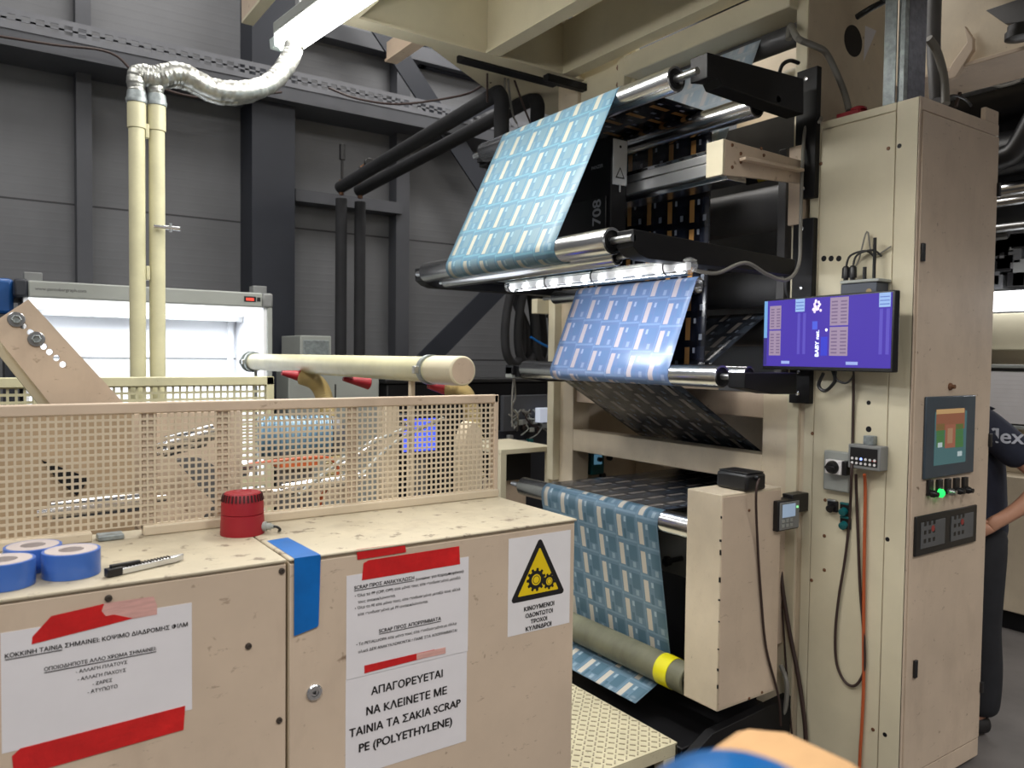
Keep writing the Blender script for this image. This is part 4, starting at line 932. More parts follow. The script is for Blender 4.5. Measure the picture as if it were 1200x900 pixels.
tag(MB().tube([at(812, 316, y=1.93), at(840, 320, y=1.90), at(873, 308, y=1.87), at(900, 322, y=1.86), at(922, 328, y=1.86), at(936, 310, y=1.90), at(938, 270, y=1.92), at(940, 200, y=1.93), at(943, 155, y=1.95), at(950, 140, y=1.94), at(962, 138, y=1.90), at(960, 143, y=1.86)], .007, 10).build('cable', CABLEG),
    'pale grey cable looping from the light bar up the press frame edge', 'cable')

# box column at the front of the lower rollers
tb = thing('roller_housing', 'upright worn cream box housing at the end of the lower rollers', 'housing', (2.57, 2.09, .26))
BX, BY = 2.285, 1.925
zt4, zb4 = at(845, 580, x=BX).z, at(843, 836, x=BX).z; BYb = at(805, 600, x=BX).y; BXe = at(915, 600, y=BY).x
MB().box(BX, BXe, BY, BYb, zb4, zt4).build('body', CREAM, tb, .004)
MB().box(BX+.004, BXe-.004, BY-.003, BY, zb4+.01, zt4-.01).build('side_cover', CREAM_D, tb, .001)
MB().box(BXe-.02, XM, BY+.09, BYb-.01, .45, 1.05).build('mounting_arm', CREAM_D, tb, .003)
for px, py in ((877, 818), (892, 811), (877, 598)):
    q = at(px, py, y=BY); MB().lathe((q.x, BY-.003, q.z), (0, -1, 0), [(0, .006), (.003, .005)], 12).build('screw', BRAWN, tb)
mb = MB()
for k in range(9):
    zz = zb4+.1+k*.082+random.uniform(-.03, .03); mb.box(BX-.0008, BX+.003, BY-.0012, BY+.003+random.uniform(0, .004), zz, zz+random.uniform(.004, .02))
mb.build('chipped_edge', BLACK, tb, smooth=False)
ys0 = BY-.015
ts = thing('sensor_box', 'small black rounded sensor box lying on the cream housing top', 'sensor', (2.5, 2.0, zt4))
a, b_ = at(875, 573, y=ys0), at(898, 573, y=ys0)
MB().box(a.x, b_.x, ys0, ys0+.15, zt4+.001, zt4+.068).build('case', BLACKP, ts, .012)
MB().box(a.x+.01, b_.x-.01, ys0+.005, ys0+.145, zt4+.068, zt4+.073).build('lid', BLACKP, ts, .002)
q = at(886, 560, y=ys0)
MB().cyl((q.x, ys0, q.z), (q.x, ys0-.015, q.z), .011, 14).build('plug', BLACKP, ts)
tag(MB().tube([(q.x, ys0-.015, q.z), at(886, 580, y=ys0-.02), at(888, 640, y=BY-.012), at(892, 700, y=BY-.010), at(898, 760, y=BY-.010), at(912, 815, y=BY-.010), at(915, 850, y=BY)], .005, 8).build('cable', CABLE), 'thin brown cable running down the front of the cream housing from the sensor box', 'cable')

# ------------------------------------------------------------------ tall cabinet
XC, YC, XCE, YCB = XM, 1.5, 3.40, 1.94
tc_ = thing('tall_control_cabinet', 'tall cream control cabinet with monitor and touch panel, right of the press', 'cabinet', ((XC+XCE)/2, (YC+YCB)/2, 0))
ZC = 2.60
MB().box(XC+.006, XCE, YC+.006, YCB, .02, ZC).build('body', CREAM, tc_, .004)
# left face: frame, two strips and the inset panel
MB().box(XC, XC+.006, YC, YC+.085, .04, ZC).build('corner_strip', CREAM_Y, tc_, .002)
MB().box(XC, XC+.006, YC+.088, YCB-.045, ZC-.03, ZC).build('frame_top', CREAM_Y, tc_, .002)
MB().box(XC, XC+.006, YC+.088, YCB-.045, .04, ZC-.034).build('side_panel', CREAM_Y, tc_, .002)
MB().box(XC, XC+.006, YCB-.042, YCB, .04, ZC).build('frame_strip', CREAM_Y, tc_, .002)
MB().box(XC+.01, XC+.06, YCB, YCB+.03, .04, 1.5).build('gap_cover', CREAM, tc_, .002)
# right face: door
MB().box(XC+.0, XC+.012, YC-.001, YC+.006, .04, ZC).build('door_frame', CREAM_D, tc_, .001)
MB().box(XC+.014, XCE-.004, YC-.006, YC+.006, .10, ZC-.05).build('door', CREAM_D, tc_, .003)
MB().box(XC+.012, XCE, YC-.002, YC+.006, ZC-.046, ZC).build('frame_top', CREAM_D, tc_, .002)
MB().box(XC+.012, XCE, YC-.002, YC+.006, .02, .094).build('plinth', CREAM_D, tc_, .002)
MB().box(XCE-.11, XCE+.0, YC-.0, YC+.02, ZC, ZC+.055).build('lifting_tab', CREAM_D, tc_, .004)
for (px, py, sz) in ((1078, 296, .055), (1069, 783, .055)):
    q = at(px, py, y=YC); MB().box(q.x-.008, q.x+.012, YC-.016, YC-.006, q.z-sz/2*1.2, q.z+sz/2*1.2).build('hinge', BLACKP, tc_, .002)
for (px, py, s_) in ((1160, 221, .05), (1153, 516, .05), (1146, 805, .04)):
    q = at(px, py, y=YC); MB().box(XCE-.012, XCE+.006, YC-.016, YC-.004, q.z-s_/2*1.1, q.z+s_/2*1.1).build('latch', BLACKP, tc_, .002)
mb = MB()
for px in (965.5, 974, 983):
    q = at(px, 303, x=XC); mb.cyl((XC-.0006, q.y, q.z), (XC+.001, q.y, q.z), .0115, 16)
mb.build('panel_holes', BLACK, tc_, smooth=False)
for px, py in ((1054, 171), (1018, 472), (1037, 861), (1040, 632)):
    q = at(px, py, x=XC); MB().cyl((XC-.0006, q.y, q.z), (XC+.001, q.y, q.z), .0085, 16).build('panel_hole', BLACK, tc_, smooth=False)
for px, py in ((1041, 174), (962, 192), (952, 508), (967, 586), (966, 628), (966, 668), (1023, 855), (951, 680)):
    q = at(px, py, x=XC); MB().lathe((XC, q.y, q.z), (-1, 0, 0), [(0, .0075), (.003, .006)], 12).build('panel_screw', BRAWN, tc_)
q = at(1018, 503, x=XC); MB().cyl((XC-.0006, q.y, q.z), (XC+.001, q.y, q.z), .0115, 16).build('panel_hole', BLACK, tc_, smooth=False)
# touch panel on the door
yd = YC-.006
hp = MB(); fbox(hp, 'y', yd, (1083, 465), (1138, 553), .010); hmi = hp.build('touch_panel', mat('blue_grey_bezel', srgb(62, 76, 88), .4), tc_, .004)
fbox(MB(), 'y', yd-.010, (1096, 483), (1131, 541), .001).build('touch_screen', emis('screen_teal_grey', (.05, .11, .115), 1, (.02, .03, .03)), hmi, smooth=False)
fbox(MB(), 'y', yd-.011, (1097.5, 481), (1130, 502), .0006).build('screen_header', emis('screen_brown', (.20, .075, .04), 1, (.02, .02, .02)), hmi, smooth=False)
fbox(MB(), 'y', yd-.0116, (1097.5, 480), (1130, 483.5), .0006).build('screen_title', emis('screen_tan', (.40, .25, .11), 1, (.02, .02, .02)), hmi, smooth=False)
for k in range(2):
    for j in range(4): fbox(MB(), 'y', yd-.011, (1097.5+k*22, 497+j*6.9), (1106.5+k*22, 502.8+j*6.9), .0006).build('screen_key', emis('screen_green', (.045, .13, .04), 1, (.02, .02, .02)), hmi, smooth=False)
fbox(MB(), 'y', yd-.0118, (1108, 498), (1119, 524), .0006).build('screen_column', emis('screen_rust', (.24, .085, .05), 1, (.02, .02, .02)), hmi, smooth=False)
fbox(MB(), 'y', yd-.012, (1110.5, 502), (1116, 519), .0006).build('screen_column', emis('screen_tan_dim', (.28, .16, .09), 1, (.02, .02, .02)), hmi, smooth=False)
for px, py in ((1099, 519), (1122, 529)): fbox(MB(), 'y', yd-.012, (px, py), (px+5, py+5), .0006).build('screen_icon', emis('screen_white', (.35, .42, .42), 1, (.02, .02, .02)), hmi, smooth=False)
q = at(1113, 453, y=yd); MB().lathe((q.x, yd, q.z), (0, -1, 0), [(0, .014), (.006, .014), (.010, .008), (.02, .008)], 16).build('key_switch', BRAWN, tc_)
DGLASS = mat('dirty_mark', srgb(150, 130, 110), .6, 0, .2, 30)
for i, px in enumerate((1088, 1099, 1109, 1119, 1129)):
    q = at(px, 571-i*1.0, y=yd); h = MB().box(q.x-.018, q.x+.016, yd-.012, yd, q.z-.03, q.z+.028).build('switch_plate', BLACKP, tc_, .002)
    q2 = q+V((0, 0, -.022))
    if i == 1: MB().lathe((q2.x-.012, yd-.012, q2.z), (0, -1, 0), [(0, .016), (.012, .016), (.018, .009)], 20).build('green_lamp', emis('lit_green_lamp', (.02, .9, .12), 1.6, (.02, .5, .1)), h)
    else: MB().lathe((q2.x, yd-.012, q2.z), (0, -1, 0), [(0, .014), (.01, .014), (.02, .009), (.026, .009)], 16).build('rotary_knob', BLACKP if i != 2 else STEEL, h)
fb_ = MB(); A, B = at(1071, 605, y=yd), at(1141, 632, y=yd)
zt1, zb1 = (at(1070, 606, y=yd).z+at(1141, 591, y=yd).z)/2, (at(1070, 652, y=yd).z+at(1141, 634, y=yd).z)/2
fb_.box(A.x, B.x, yd-.010, yd, zb1, zt1); dp = fb_.build('keypad_panel', BLACKP, tc_, .003)
KP = mat('grey_keypad', srgb(92, 94, 96), .5)
for k in range(2):
    xa = A.x+(B.x-A.x)*(.07+k*.48); xb = xa+(B.x-A.x)*.38
    kp = MB().box(xa, xb, yd-.012, yd-.010, zb1+.025, zt1-.025).build('keypad', KP, dp, .002)
    mb = MB()
    for i in range(3):
        for j in range(3): mb.box(xa+.02+i*.032, xa+.036+i*.032, yd-.0126, yd-.012, zb1+.045+j*.032, zb1+.060+j*.032)
    mb.build('keys', BLACKP, kp, smooth=False)
    MB().lathe(((xa+xb)/2-.005, yd-.0126, (zb1+zt1)/2+.02), (0, -1, 0), [(0, .012), (.001, .012)], 12).build('red_key', mat('dull_red_key', srgb(150, 60, 56), .5), kp, smooth=False)

# monitor
p0 = at(895, 352, x=2.70); 
mo = thing('monitor', 'flat black monitor showing a purple print image on the tall cabinet', 'monitor', (2.70, 1.8, 1.6))
# tilted a little: screen plane faces the operator
cTL, cTR, cBR, cBL = at(895, 351, x=2.735), at(1049, 340, x=2.665), at(1053, 438, x=2.665), at(906, 432, x=2.735)
cBL.x, cBL.y = cTL.x, cTL.y; cBR.x, cBR.y = cTR.x, cTR.y
zt2, zb2 = (cTL.z+cTR.z)/2, (cBL.z+cBR.z)/2
ML, MRr = V((cTL.x, cTL.y, 0)), V((cTR.x, cTR.y, 0)); md = (MRr-ML).normalized(); mn = V((0, 0, 1)).cross(md)*-1
if mn.dot(V((CAM.x, CAM.y, 0))-ML) < 0: mn = -mn
MW = (MRr-ML).length; MH = zt2-zb2
def mpt(u, v, k=0): return ML + md*(u*MW) + V((0, 0, zb2+v*MH)) + mn*k
def mquad(u0, u1, v0, v1, k0, k1, name, m, parent, bevel=0):
    mb = MB(); mb.prism([mpt(u0, v0, k0), mpt(u1, v0, k0), mpt(u1, v1, k0), mpt(u0, v1, k0)], mn*(k1-k0)); return mb.build(name, m, parent, bevel, smooth=bool(bevel))
mquad(0, 1, 0, 1, -.03, 0, 'case', BLACKP, mo, .004)
def screen_mat():
    m, nt, b = newmat('purple_print_image'); b.inputs['Base Color'].default_value = (.02, .02, .03, 1); b.inputs['Roughness'].default_value = .6; b.inputs['Specular IOR Level'].default_value = .15
    tcn = nt.nodes.new('ShaderNodeUVMap'); n = noise(nt, tcn.outputs[0], 4, 2)
    c = mixc(nt, n, (.05, .022, .36), (.075, .04, .44)); nt.links.new(c.k, b.inputs['Emission Color']); b.inputs['Emission Strength'].default_value = 1.0; return m
scr = mquad(.012, .985, .05, .975, 0, .001, 'screen', screen_mat(), mo)
def sq(u0, u1, v0, v1, col, st=1, nm='screen_block', k=.001): return mquad(u0, u1, v0, v1, k, k+.0004, nm, emis('image_colour', col, st, (.02, .02, .03)), scr)
PAN = (.40, .30, .42)
sq(.012, .04, .45, .975, (.18, .42, .75)); sq(.012, .04, .06, .45, (.03, .02, .2), 1)
for u0, va, vb in ((.06, .20, .55), (.06, .57, .90), (.555, .20, .575), (.555, .595, .96)):
    sq(u0, u0+(.10 if u0 < .1 else .135), va, vb, PAN, .9, 'text_panel')
    w_ = .10 if u0 < .1 else .135
    for j in range(7):
        for ii in range(2): sq(u0+.012+ii*w_*.5, u0+w_*.42+ii*w_*.5, va+.03+j*(vb-va-.05)/7, va+.05+j*(vb-va-.05)/7, (.25, .17, .30), .8, 'text_row', .0015)
for u0 in (.28, .90): sq(u0, u0+.075, .80, .975, (.34, .52, .85), 1, 'table_block'); 
for u0 in (.28, .90):
    for j in range(3): sq(u0+.006, u0+.069, .83+j*.045, .842+j*.045, (.12, .2, .6), 1, 'table_rule', .0015)
for u0 in (.30, .345, .905, .95):
    sq(u0, u0+.022, .22, .78, (.11, .08, .52), 1, 'ingredient_column')
for u0, uw in ((.17, .07), (.68, .085)): sq(u0-.0, u0+uw, .085, .125, (.35, .45, .85), 1, 'label_strip')
mb = MB()
for k in range(16):
    a_ = random.uniform(0, 2*PI); rr = random.uniform(.01, .055); c_ = mpt(.455+rr*math.cos(a_)*.9, .85+rr*math.sin(a_)*1.6, .001); mb.lathe(c_, mn, [(0, .006), (.0006, .005)], 8)
mb.build('pattern_motif', emis('motif_pink', (.45, .32, .50), .9), scr, smooth=False)
mc = mpt(.53, .54, .001); MB().lathe(mc, mn, [(0, .006), (.0006, .005)], 12).build('bright_dot', emis('motif_white', (.7, .7, .8), 1), scr, smooth=False)
text('BABY nat.', 'screen_lettering', emis('motif_lightblue', (.5, .58, .95), 1), scr, mpt(.475, .19, .0012), (0, 0, 1), -md, .35*MH, bold=.02)
sq(.49, .54, .2, .45, (.04, .05, .62), 1); sq(.42, .46, .55, .66, (.08, .12, .75), 1)
# monitor arm and power bricks below
mm = (mpt(.45, .5, -.03))
MB().prism([mpt(.40, .35, -.03), mpt(.60, .35, -.03), mpt(.60, .65, -.03), mpt(.40, .65, -.03)], (XC-mm.x, 0, 0)).build('wall_bracket', BLACKP, mo, .003)
q = at(965, 443, x=2.75); MB().tube([q+V((0, 0, .02)), q+V((0, .02, -.03)), q+V((0, -.01, -.05)), q+V((0, -.05, -.01)), q+V((0, -.04, .03))], .007, 8).build('cable_loop', BLACKP, mo)
q = at(980, 441, x=2.75); MB().tube([q+V((0, 0, .03)), q+V((0, 0, -.01)), q+V((0, -.04, -.025)), q+V((0, -.07, 0)), q+V((0, -.07, .03))], .004, 8).build('cable_loop', BLACKP, mo)

# network box above the monitor
nb = thing('radio_box', 'dark grey radio box with plugs and antennas just above the monitor', 'radio box', (2.74, 1.66, 1.9))
a, b_ = at(985, 333, x=2.72), at(1027, 352, x=2.72)
MB().box(2.72, XC, a.y, b_.y, b_.z, a.z).build('case', mat('slate_box_paint', srgb(66, 72, 84), .5), nb, .004)
MB().box(2.715, XC, a.y+.0, b_.y-.01, a.z, a.z+.012).build('lid', LTGR, nb, .003)
for k, (px, hh) in enumerate(((991, .055), (999, .055))):
    q = at(px, 330, x=2.75); MB().lathe((2.75, q.y, a.z+.012), (0, 0, 1), [(0, .009), (.012, .009), (.012, .015), (.05, .014), (.058, .008)], 14).build('plug', BLACKP, nb)
    MB().tube([(2.75, q.y, a.z+.066), (2.76, q.y-.01, a.z+.11), (2.78, q.y-.06, a.z+.125), (2.79, q.y-.09, a.z+.10)], .004, 8).build('plug_lead', BLACKP, nb)
for px, hh in ((1024, .155), (1013, .05)):
    q = at(px, 330, x=2.76); MB().cyl((2.76, q.y, a.z+.012), (2.76, q.y, a.z+.012+hh), .006 if hh > .1 else .007, 10).build('antenna', BLACKP, nb)
q = at(1010, 318, x=2.77)
MB().tube([(2.75, q.y+.06, a.z+.05), q+V((0, .02, .03)), q+V((.01, -.01, .15)), q+V((.02, -.03, .06)), q+V((.02, -.10, .085))], .003, 8).build('wire', CABLEG, nb)
MB().lathe((2.7195, b_.y+.03, (a.z+b_.z)/2), (-1, 0, 0), [(0, .011), (.001, .011)], 12).build('brand_sticker', mat('tan_sticker', srgb(150, 130, 90), .6), nb, smooth=False)

# panel counter, rotary switch, connectors, small controllers
cb = thing('counter_display', 'grey square counter with dark display and two rows of buttons', 'counter', (2.75, 1.62, 1.25))
a, b_ = at(994, 520, x=2.745), at(1031, 553, x=2.745); zz0, zz1 = b_.z, a.z
MB().box(2.745, XC, a.y, b_.y, zz0, zz1).build('case', MIDGR, cb, .004)
MB().box(2.742, 2.745, a.y-.010, b_.y+.010, zz0+.014, zz1-.010).build('face_panel', BLACKP, cb, .002)
for j in range(2):
    for k in range(6):
        yy = a.y-.020-k*((a.y-b_.y-.04)/5); MB().lathe((2.742, yy, zz0+.022+j*.017), (-1, 0, 0), [(0, .0055), (.002, .005)], 10).build('button', PLAST_W if (j, k) != (1, 2) else emis('blue_led', (.1, .25, 1), 1.5), cb)
q = at(1023, 543, x=2.742)
MB().box(2.7412, 2.742, q.y-.012, q.y+.004, q.z+.006, q.z+.010).build('red_mark', INKRED, cb, smooth=False)
MB().box(2.77, XC, (a.y+b_.y)/2-.02, (a.y+b_.y)/2+.02, zz1, zz1+.035).build('mount_tab', GALV, cb, .003)
rs = thing('isolator_switch', 'grey isolator switch box with black rotary knob left of the counter', 'switch', (2.78, 1.78, 1.2))
a2, b2 = at(967, 527, x=2.785), at(996, 578, x=2.785); MB().box(2.775, XC, a2.y, b2.y, b2.z, a2.z).build('back_plate', LTGR, rs, .006)
a3, b3 = at(968, 538, x=2.75), at(986, 557, x=2.75); MB().box(2.745, 2.775, a3.y, b3.y, b3.z, a3.z).build('knob_frame', PLAST_W, rs, .003)
MB().box(2.75, 2.776, b3.y-.02, b3.y, b3.z, a3.z).build('side_cover', BLACKP, rs, .002)
ck = (a3+b3)/2; kb = MB().lathe((2.745, ck.y, ck.z), (-1, 0, 0), [(0, .026), (.008, .026), (.02, .02)], 24).build('knob', BLACKP, rs)
MB().box(2.718, 2.73, ck.y-.02, ck.y+.02, ck.z-.005, ck.z+.005).build('grip', BLACKP, kb, .002)
for i, (px, py, lab) in enumerate(((977, 593, 'black socket below the isolator switch, leftmost of three'), (992, 597, 'teal and black socket below the counter, upper right of three'), (992, 613, 'teal and black socket below the counter, lowest of three'))):
    q = at(px, py, x=XC); sk = thing('panel_socket', lab, 'socket', (XC, q.y, q.z-.02), 'sockets on the tall cabinet')
    MB().box(XC-.012, XC, q.y-.022, q.y+.022, q.z-.022, q.z+.022).build('flange', BLACKP, sk, .003)
    MB().lathe((XC-.012, q.y, q.z-.004), (-1, 0, -.3), [(0, .015), (.02, .015), (.022, .010)], 16).build('coupling', BLACKP if i == 0 else TEAL, sk)
    MB().box(XC-.02, XC-.004, q.y-.018, q.y+.018, q.z+.020, q.z+.028).build('cap_hinge', STEEL if i == 0 else TEAL, sk, .002)
sc2 = thing('speed_controller', 'small black controller with lit blue-grey display left of the tall cabinet', 'controller', (2.78, 1.94, 1.05))
YS = 1.90
pA, pB = at(912, 588, y=YS), at(936, 619, y=YS); A1 = V((pA.x, YS, pA.z)); ybk = min(at(896, 600, x=pA.x).y, 1.96)
MB().box(pA.x, pB.x, YS, ybk, pB.z, pA.z).build('case', BLACKP, sc2, .004)
MB().box(pA.x+.008, pB.x-.006, YS-.005, YS, pB.z+.006, pA.z-.006).build('face_plate', MIDGR, sc2, .002)
MB().box(pA.x+.022, pB.x-.034, YS-.007, YS-.005, pB.z+.055, pA.z-.014).build('display', emis('blue_grey_display', (.30, .40, .55), .6, (.2, .25, .3)), sc2, smooth=False)
for j in range(2):
    for k in range(3): MB().box(pA.x+.018+k*.026, pA.x+.034+k*.026, YS-.008, YS-.005, pB.z+.016+j*.019, pB.z+.029+j*.019).build('key', LTGR, sc2, .001)
MB().box(pB.x-.026, pB.x-.016, YS-.008, YS-.005, pA.z-.034, pA.z-.026).build('green_indicator', emis('green_dot', (.1, .8, .2), 1.0), sc2, smooth=False)
MB().box(pB.x-.03, XM, ybk-.05, ybk, pA.z-.06, pA.z+.015).build('mount_lug', BLACKP, sc2, .003)
zB = pB.z

def cable(pts, r, m, label, group='cables on the tall cabinet', x=XC): return tag(MB().tube([at(*q[:2], x=(q[2] if len(q) > 2 else x-.012)) for q in pts], r, 8, 6).build('cable', m), label, 'cable', group)
cable([(1000, 440, 2.78), (1000, 470), (999, 520, 2.79), (998, 553, 2.735), (996, 600), (991, 650), (983, 700), (979, 740), (980, 775), (988, 796), (999, 804), (1008, 797), (1013, 780), (1012, 740), (1008, 690), (1006, 640), (1004, 590), (1003, 556, 2.76)], .0055, CABLE, 'black cable hanging in a long loop from behind the monitor to the counter')
cable([(1013, 556, 2.76), (1014, 575), (1013, 640), (1012, 720), (1012, 800), (1010, 850), (1008, 882), (1006, 930)], .006, ORANGE, 'orange brown cable dropping straight from the counter to the floor')
tag(MB().tube([(pA.x+.03, YS+.03, zB), at(912, 640, x=2.77), at(917, 690, x=2.78), at(925, 740, x=2.78), at(935, 790, x=2.78), at(941, 830, x=2.78), at(944, 860, x=2.78), at(945, 910, x=2.78)], .009, 8).build('cable', CABLE), 'dark tied cable bundle running down from the small black controller', 'cable')
tag(MB().tube([(pA.x+.01, YS+.04, zB), at(907, 635, x=2.77), at(913, 670, x=2.785), at(917, 720, x=2.785), at(922, 790, x=2.785), at(928, 860, x=2.785)], .004, 8).build('cable', CABLE), 'thin dark cable beside the bundle under the small black controller', 'cable')
tag(MB().tube([at(915, 780, x=2.76), at(922, 800, x=2.74), at(920, 830, x=2.74), at(912, 842, x=2.74)], .010, 8).build('cable', CABLEG), 'short grey cable curling out behind the foot of the cream housing', 'cable')

# on top of the tall cabinet
gc = thing('steel_channel', 'galvanised steel channel rising from the top of the tall cabinet', 'channel', (3.12, 1.75, ZC))
Y0c = 1.62; X0c = at(1061, 60, y=Y0c).x; Y1c = at(1036, 60, x=X0c).y; X1c = at(1085, 60, y=Y0c).x
MB().box(X0c, X0c+.004, Y0c+.045, Y1c, ZC, 4.2).build('flange', GALV, gc)
mb = MB(); mb.box(X0c, X0c+.022, Y0c, Y0c+.004, ZC, 4.2); mb.box(X0c-.006, X0c, Y0c, Y0c+.016, ZC, 4.2); mb.box(X0c+.01, X0c+.014, Y0c+.016, Y0c+.034, ZC, 4.2); mb.box(X0c-.006, X0c, Y0c+.034, Y0c+.044, ZC, 4.2); mb.build('lip_strip', GALV, gc)
MB().box(X0c+.024, X1c, Y0c, Y0c+.004, ZC, 4.2).build('cover_strip', mat('shaded_galvanised_steel', srgb(122, 124, 138), .5, .5, .2, 40), gc)  # less lit face of the channel, its shade put into a darker bluish colour
es = thing('emergency_stop', 'red mushroom emergency stop button lying on the tall cabinet top', 'emergency stop', (2.95, 1.80, ZC))
q = at(1012, 121, y=1.78)
MB().box(q.x-.06, q.x+.05, 1.76, 1.86, ZC+.001, ZC+.03).build('box', RED, es, .004); MB().lathe((q.x, 1.80, ZC+.03), (0, 0, 1), [(0, .014), (.008, .014), (.010, .032), (.020, .030), (.026, .018)], 24).build('mushroom_button', RED, es)
tag(MB().tube([at(924, 46, x=2.77), at(927, 30, x=2.78), at(935, 45, y=1.92), at(955, 54, y=1.93), at(968, 62, y=1.93), at(980, 85, y=1.92), at(990, 110, y=1.90), at(995, 130, y=1.86)], .013, 12).build('conduit', CABLEG), 'thick grey conduit from the press edge down to the tall cabinet top', 'conduit')
tag(MB().tube([at(913, 87, y=2.0), at(917, 76, y=1.98), at(926, 71, y=1.98), at(936, 74, y=1.975)], .008, 8).build('cable', BLACKP), 'short black cable arching above the top black roller arm', 'cable')
tag(MB().tube([at(1004, 20, y=1.94), at(1020, 10, y=1.88), at(1035, 2, y=1.84), at(1046, -6, y=1.8)], .013, 10).build('cable', BLACKP), 'thick black cable leaving the press side plate at the top edge', 'cable')
MB().cyl((at(1000, 48, y=1.964).x, 1.9635, at(1000, 48, y=1.964).z), (at(1000, 48, y=1.964).x, 1.966, at(1000, 48, y=1.964).z), .066, 28).build('cable_port', mat('dark_port', srgb(40, 34, 30), .8), press, smooth=False)
MB().prism([at(1014, 30, y=1.9645), at(1027, 36, y=1.9645), at(1012, 72, y=1.9645)], (0, .001, 0)).build('paper_scrap', PAPER, press, smooth=False)
fl = []
for i, (x0_, x1_, r_, lab) in enumerate(((1096, 1092, .03, 'smooth grey conduit standing behind the galvanised channel'), (1104, 1108, .018, 'bent grey conduit right of the galvanised channel'))):
    fl.append(tag(MB().tube([at(x0_+2, 118, y=1.85), at(x0_, 90, y=1.87), at(x0_-2, 50, y=1.9), at(x0_, -20, y=1.9)] if i == 0 else [at(1108, 122, y=1.8), at(1106, 90, y=1.83), at(1098, 60, y=1.85), at(1088, 45, y=1.86)], r_, 12).build('conduit', (DARKGR, CABLEG)[i]), lab, 'conduit'))
for k, pts in enumerate(([(1098, 125), (1115, 112), (1130, 116), (1138, 124)], [(1120, 125), (1128, 100), (1145, 60), (1175, 30), (1205, 12)], [(1130, 60), (1150, 80), (1165, 100), (1185, 98), (1210, 88)])):
    tag(MB().tube([at(*q, y=1.9+.25*(k > 0)) for q in pts], .009 if k else .006, 8).build('cable', (BLACKP, CABLE, CABLEG)[k]), ('short black cable lying across the tall cabinet top', 'dark brown cable sweeping to the top right corner', 'grey cable drooping in the top right corner')[k], 'cable')

# ------------------------------------------------------------------ checker plate platform
ZPf = .20
pl = thing('checker_plate_step', 'cream checker plate step platform beside the cabinet end', 'step platform', (1.75, 2.5, 0))
PX0, PX1, PY0, PY1 = 1.26, 2.165, 2.01, 3.1
MB().box(PX0, PX1, PY0, PY1, ZPf-.006, ZPf).build('plate', VINYL, pl, .001)
mb = MB(); k = 0
yy = PY0+.02
while yy < PY1-.01:
    xx = PX0+.02; j = 0
    while xx < PX1-.01:
        a_ = R(45 if (j+k) % 2 else -45); e = V((math.cos(a_), math.sin(a_), 0)); c_ = V((xx, yy, ZPf+.0012)); mb.obox(c_-e*.011, c_+e*.011, .0055, .0028); xx += .028; j += 1
    yy += .028; k += 1
mb.build('raised_tread', mat('worn_tread', srgb(164, 154, 130), .5), pl, smooth=False)
MB().box(PX0, PX1, PY0, PY0+.012, ZPf-.05, ZPf-.006).build('front_rim', VINYL, pl, .002); MB().box(PX1-.012, PX1, PY0, PY1, ZPf-.05, ZPf-.006).build('side_rim', VINYL, pl, .002)
for xx in (PX0+.02, PX1-.07):
    for yy in (PY0, PY1-.05): MB().box(xx, xx+.06, yy+.0, yy+.05, 0, ZPf-.05).build('leg', VINYL, pl, .003)

# ------------------------------------------------------------------ carton and tape roll close to the camera
cc = at(905, 852, z=1.30)
ct = thing('carton', 'blurred kraft cardboard carton close up at the bottom edge', 'box', (.62, .42, 0))
def cpt(px, py, z): q = at(px, py, z=z); return (q.x, q.y, z)
top = [at(868, 846, z=1.33), at(922, 851, z=1.33), at(1014, 893, z=1.31), at(1060, 1000, z=1.30), at(760, 1000, z=1.30), at(800, 892, z=1.32)]
bm_ = MB(); bm = bm_.b
tv = [bm.verts.new(p) for p in top]; bv = [bm.verts.new((p.x, p.y, 0.0)) for p in top]; cv_ = bm.verts.new((sum(p.x for p in top)/6, sum(p.y for p in top)/6, 1.318))
for i in range(6):
    j = (i+1) % 6; bm.faces.new((tv[i], tv[j], cv_)); bm.faces.new((tv[j], tv[i], bv[i], bv[j]))
bm.faces.new(bv); bm_.build('body', KRAFT, ct, .012)
ctr = at(868, 907, z=1.452) - V((0, 0, .062))
bt2 = thing('tape_roll', 'blurred blue tape roll lying on its side on the kraft carton', 'tape roll', ctr-V((0, 0, .062)))
axd = V((FW.x*.92+RT.x*.4, FW.y*.92+RT.y*.4, 0)).normalized()
MB().lathe(ctr-axd*.024, axd, [(0, .042), (0, .0615), (.001, .062), (.047, .062), (.048, .0615), (.048, .042)], 48, False, False).build('tape_layers', mat('sky_blue_tape_roll', srgb(0, 96, 166), .35, 0, .1, 8), bt2)
MB().lathe(ctr-axd*.0235, axd, [(0, .036), (0, .0425), (.047, .0425), (.047, .036), (0, .036)], 48, False, False).build('core', CORE, bt2)

# ------------------------------------------------------------------ bench, wiring and hose coil behind the press
bn = thing('side_table', 'small cream metal table with open front left of the press', 'table', (2.7, 3.9, 0))
a, b_ = at(587, 527, y=3.72), at(640, 526, y=3.72)
zt3 = a.z
MB().box(a.x, b_.x+.06, 3.72, 4.2, zt3-.03, zt3).build('top', CREAM_Y, bn, .003)
for xx in (a.x, b_.x+.02):
    for yy in (3.72, 4.16): MB().box(xx, xx+.04, yy, yy+.04, 0, zt3-.03).build('leg', CREAM_Y, bn, .002)
MB().box(a.x+.05, b_.x+.02, 3.9, 3.94, zt3-.22, zt3-.06).build('drawer', BLACK, bn, .003)
MB().box(a.x+.04, b_.x+.02, 3.95, 3.97, .1, zt3-.2).build('back_panel', CREAM_D, bn)
jw = thing('wiring_board', 'open electrical board with tangled wires on the dark wall left of the press', 'wiring board', (2.9, 4.6, 1.2))
a, b_ = at(590, 472, y=4.6), at(648, 526, y=4.6)
MB().box(a.x, b_.x+.3, 4.6, 4.64, zt3, a.z+.05).build('board', GIRT, jw, .003)
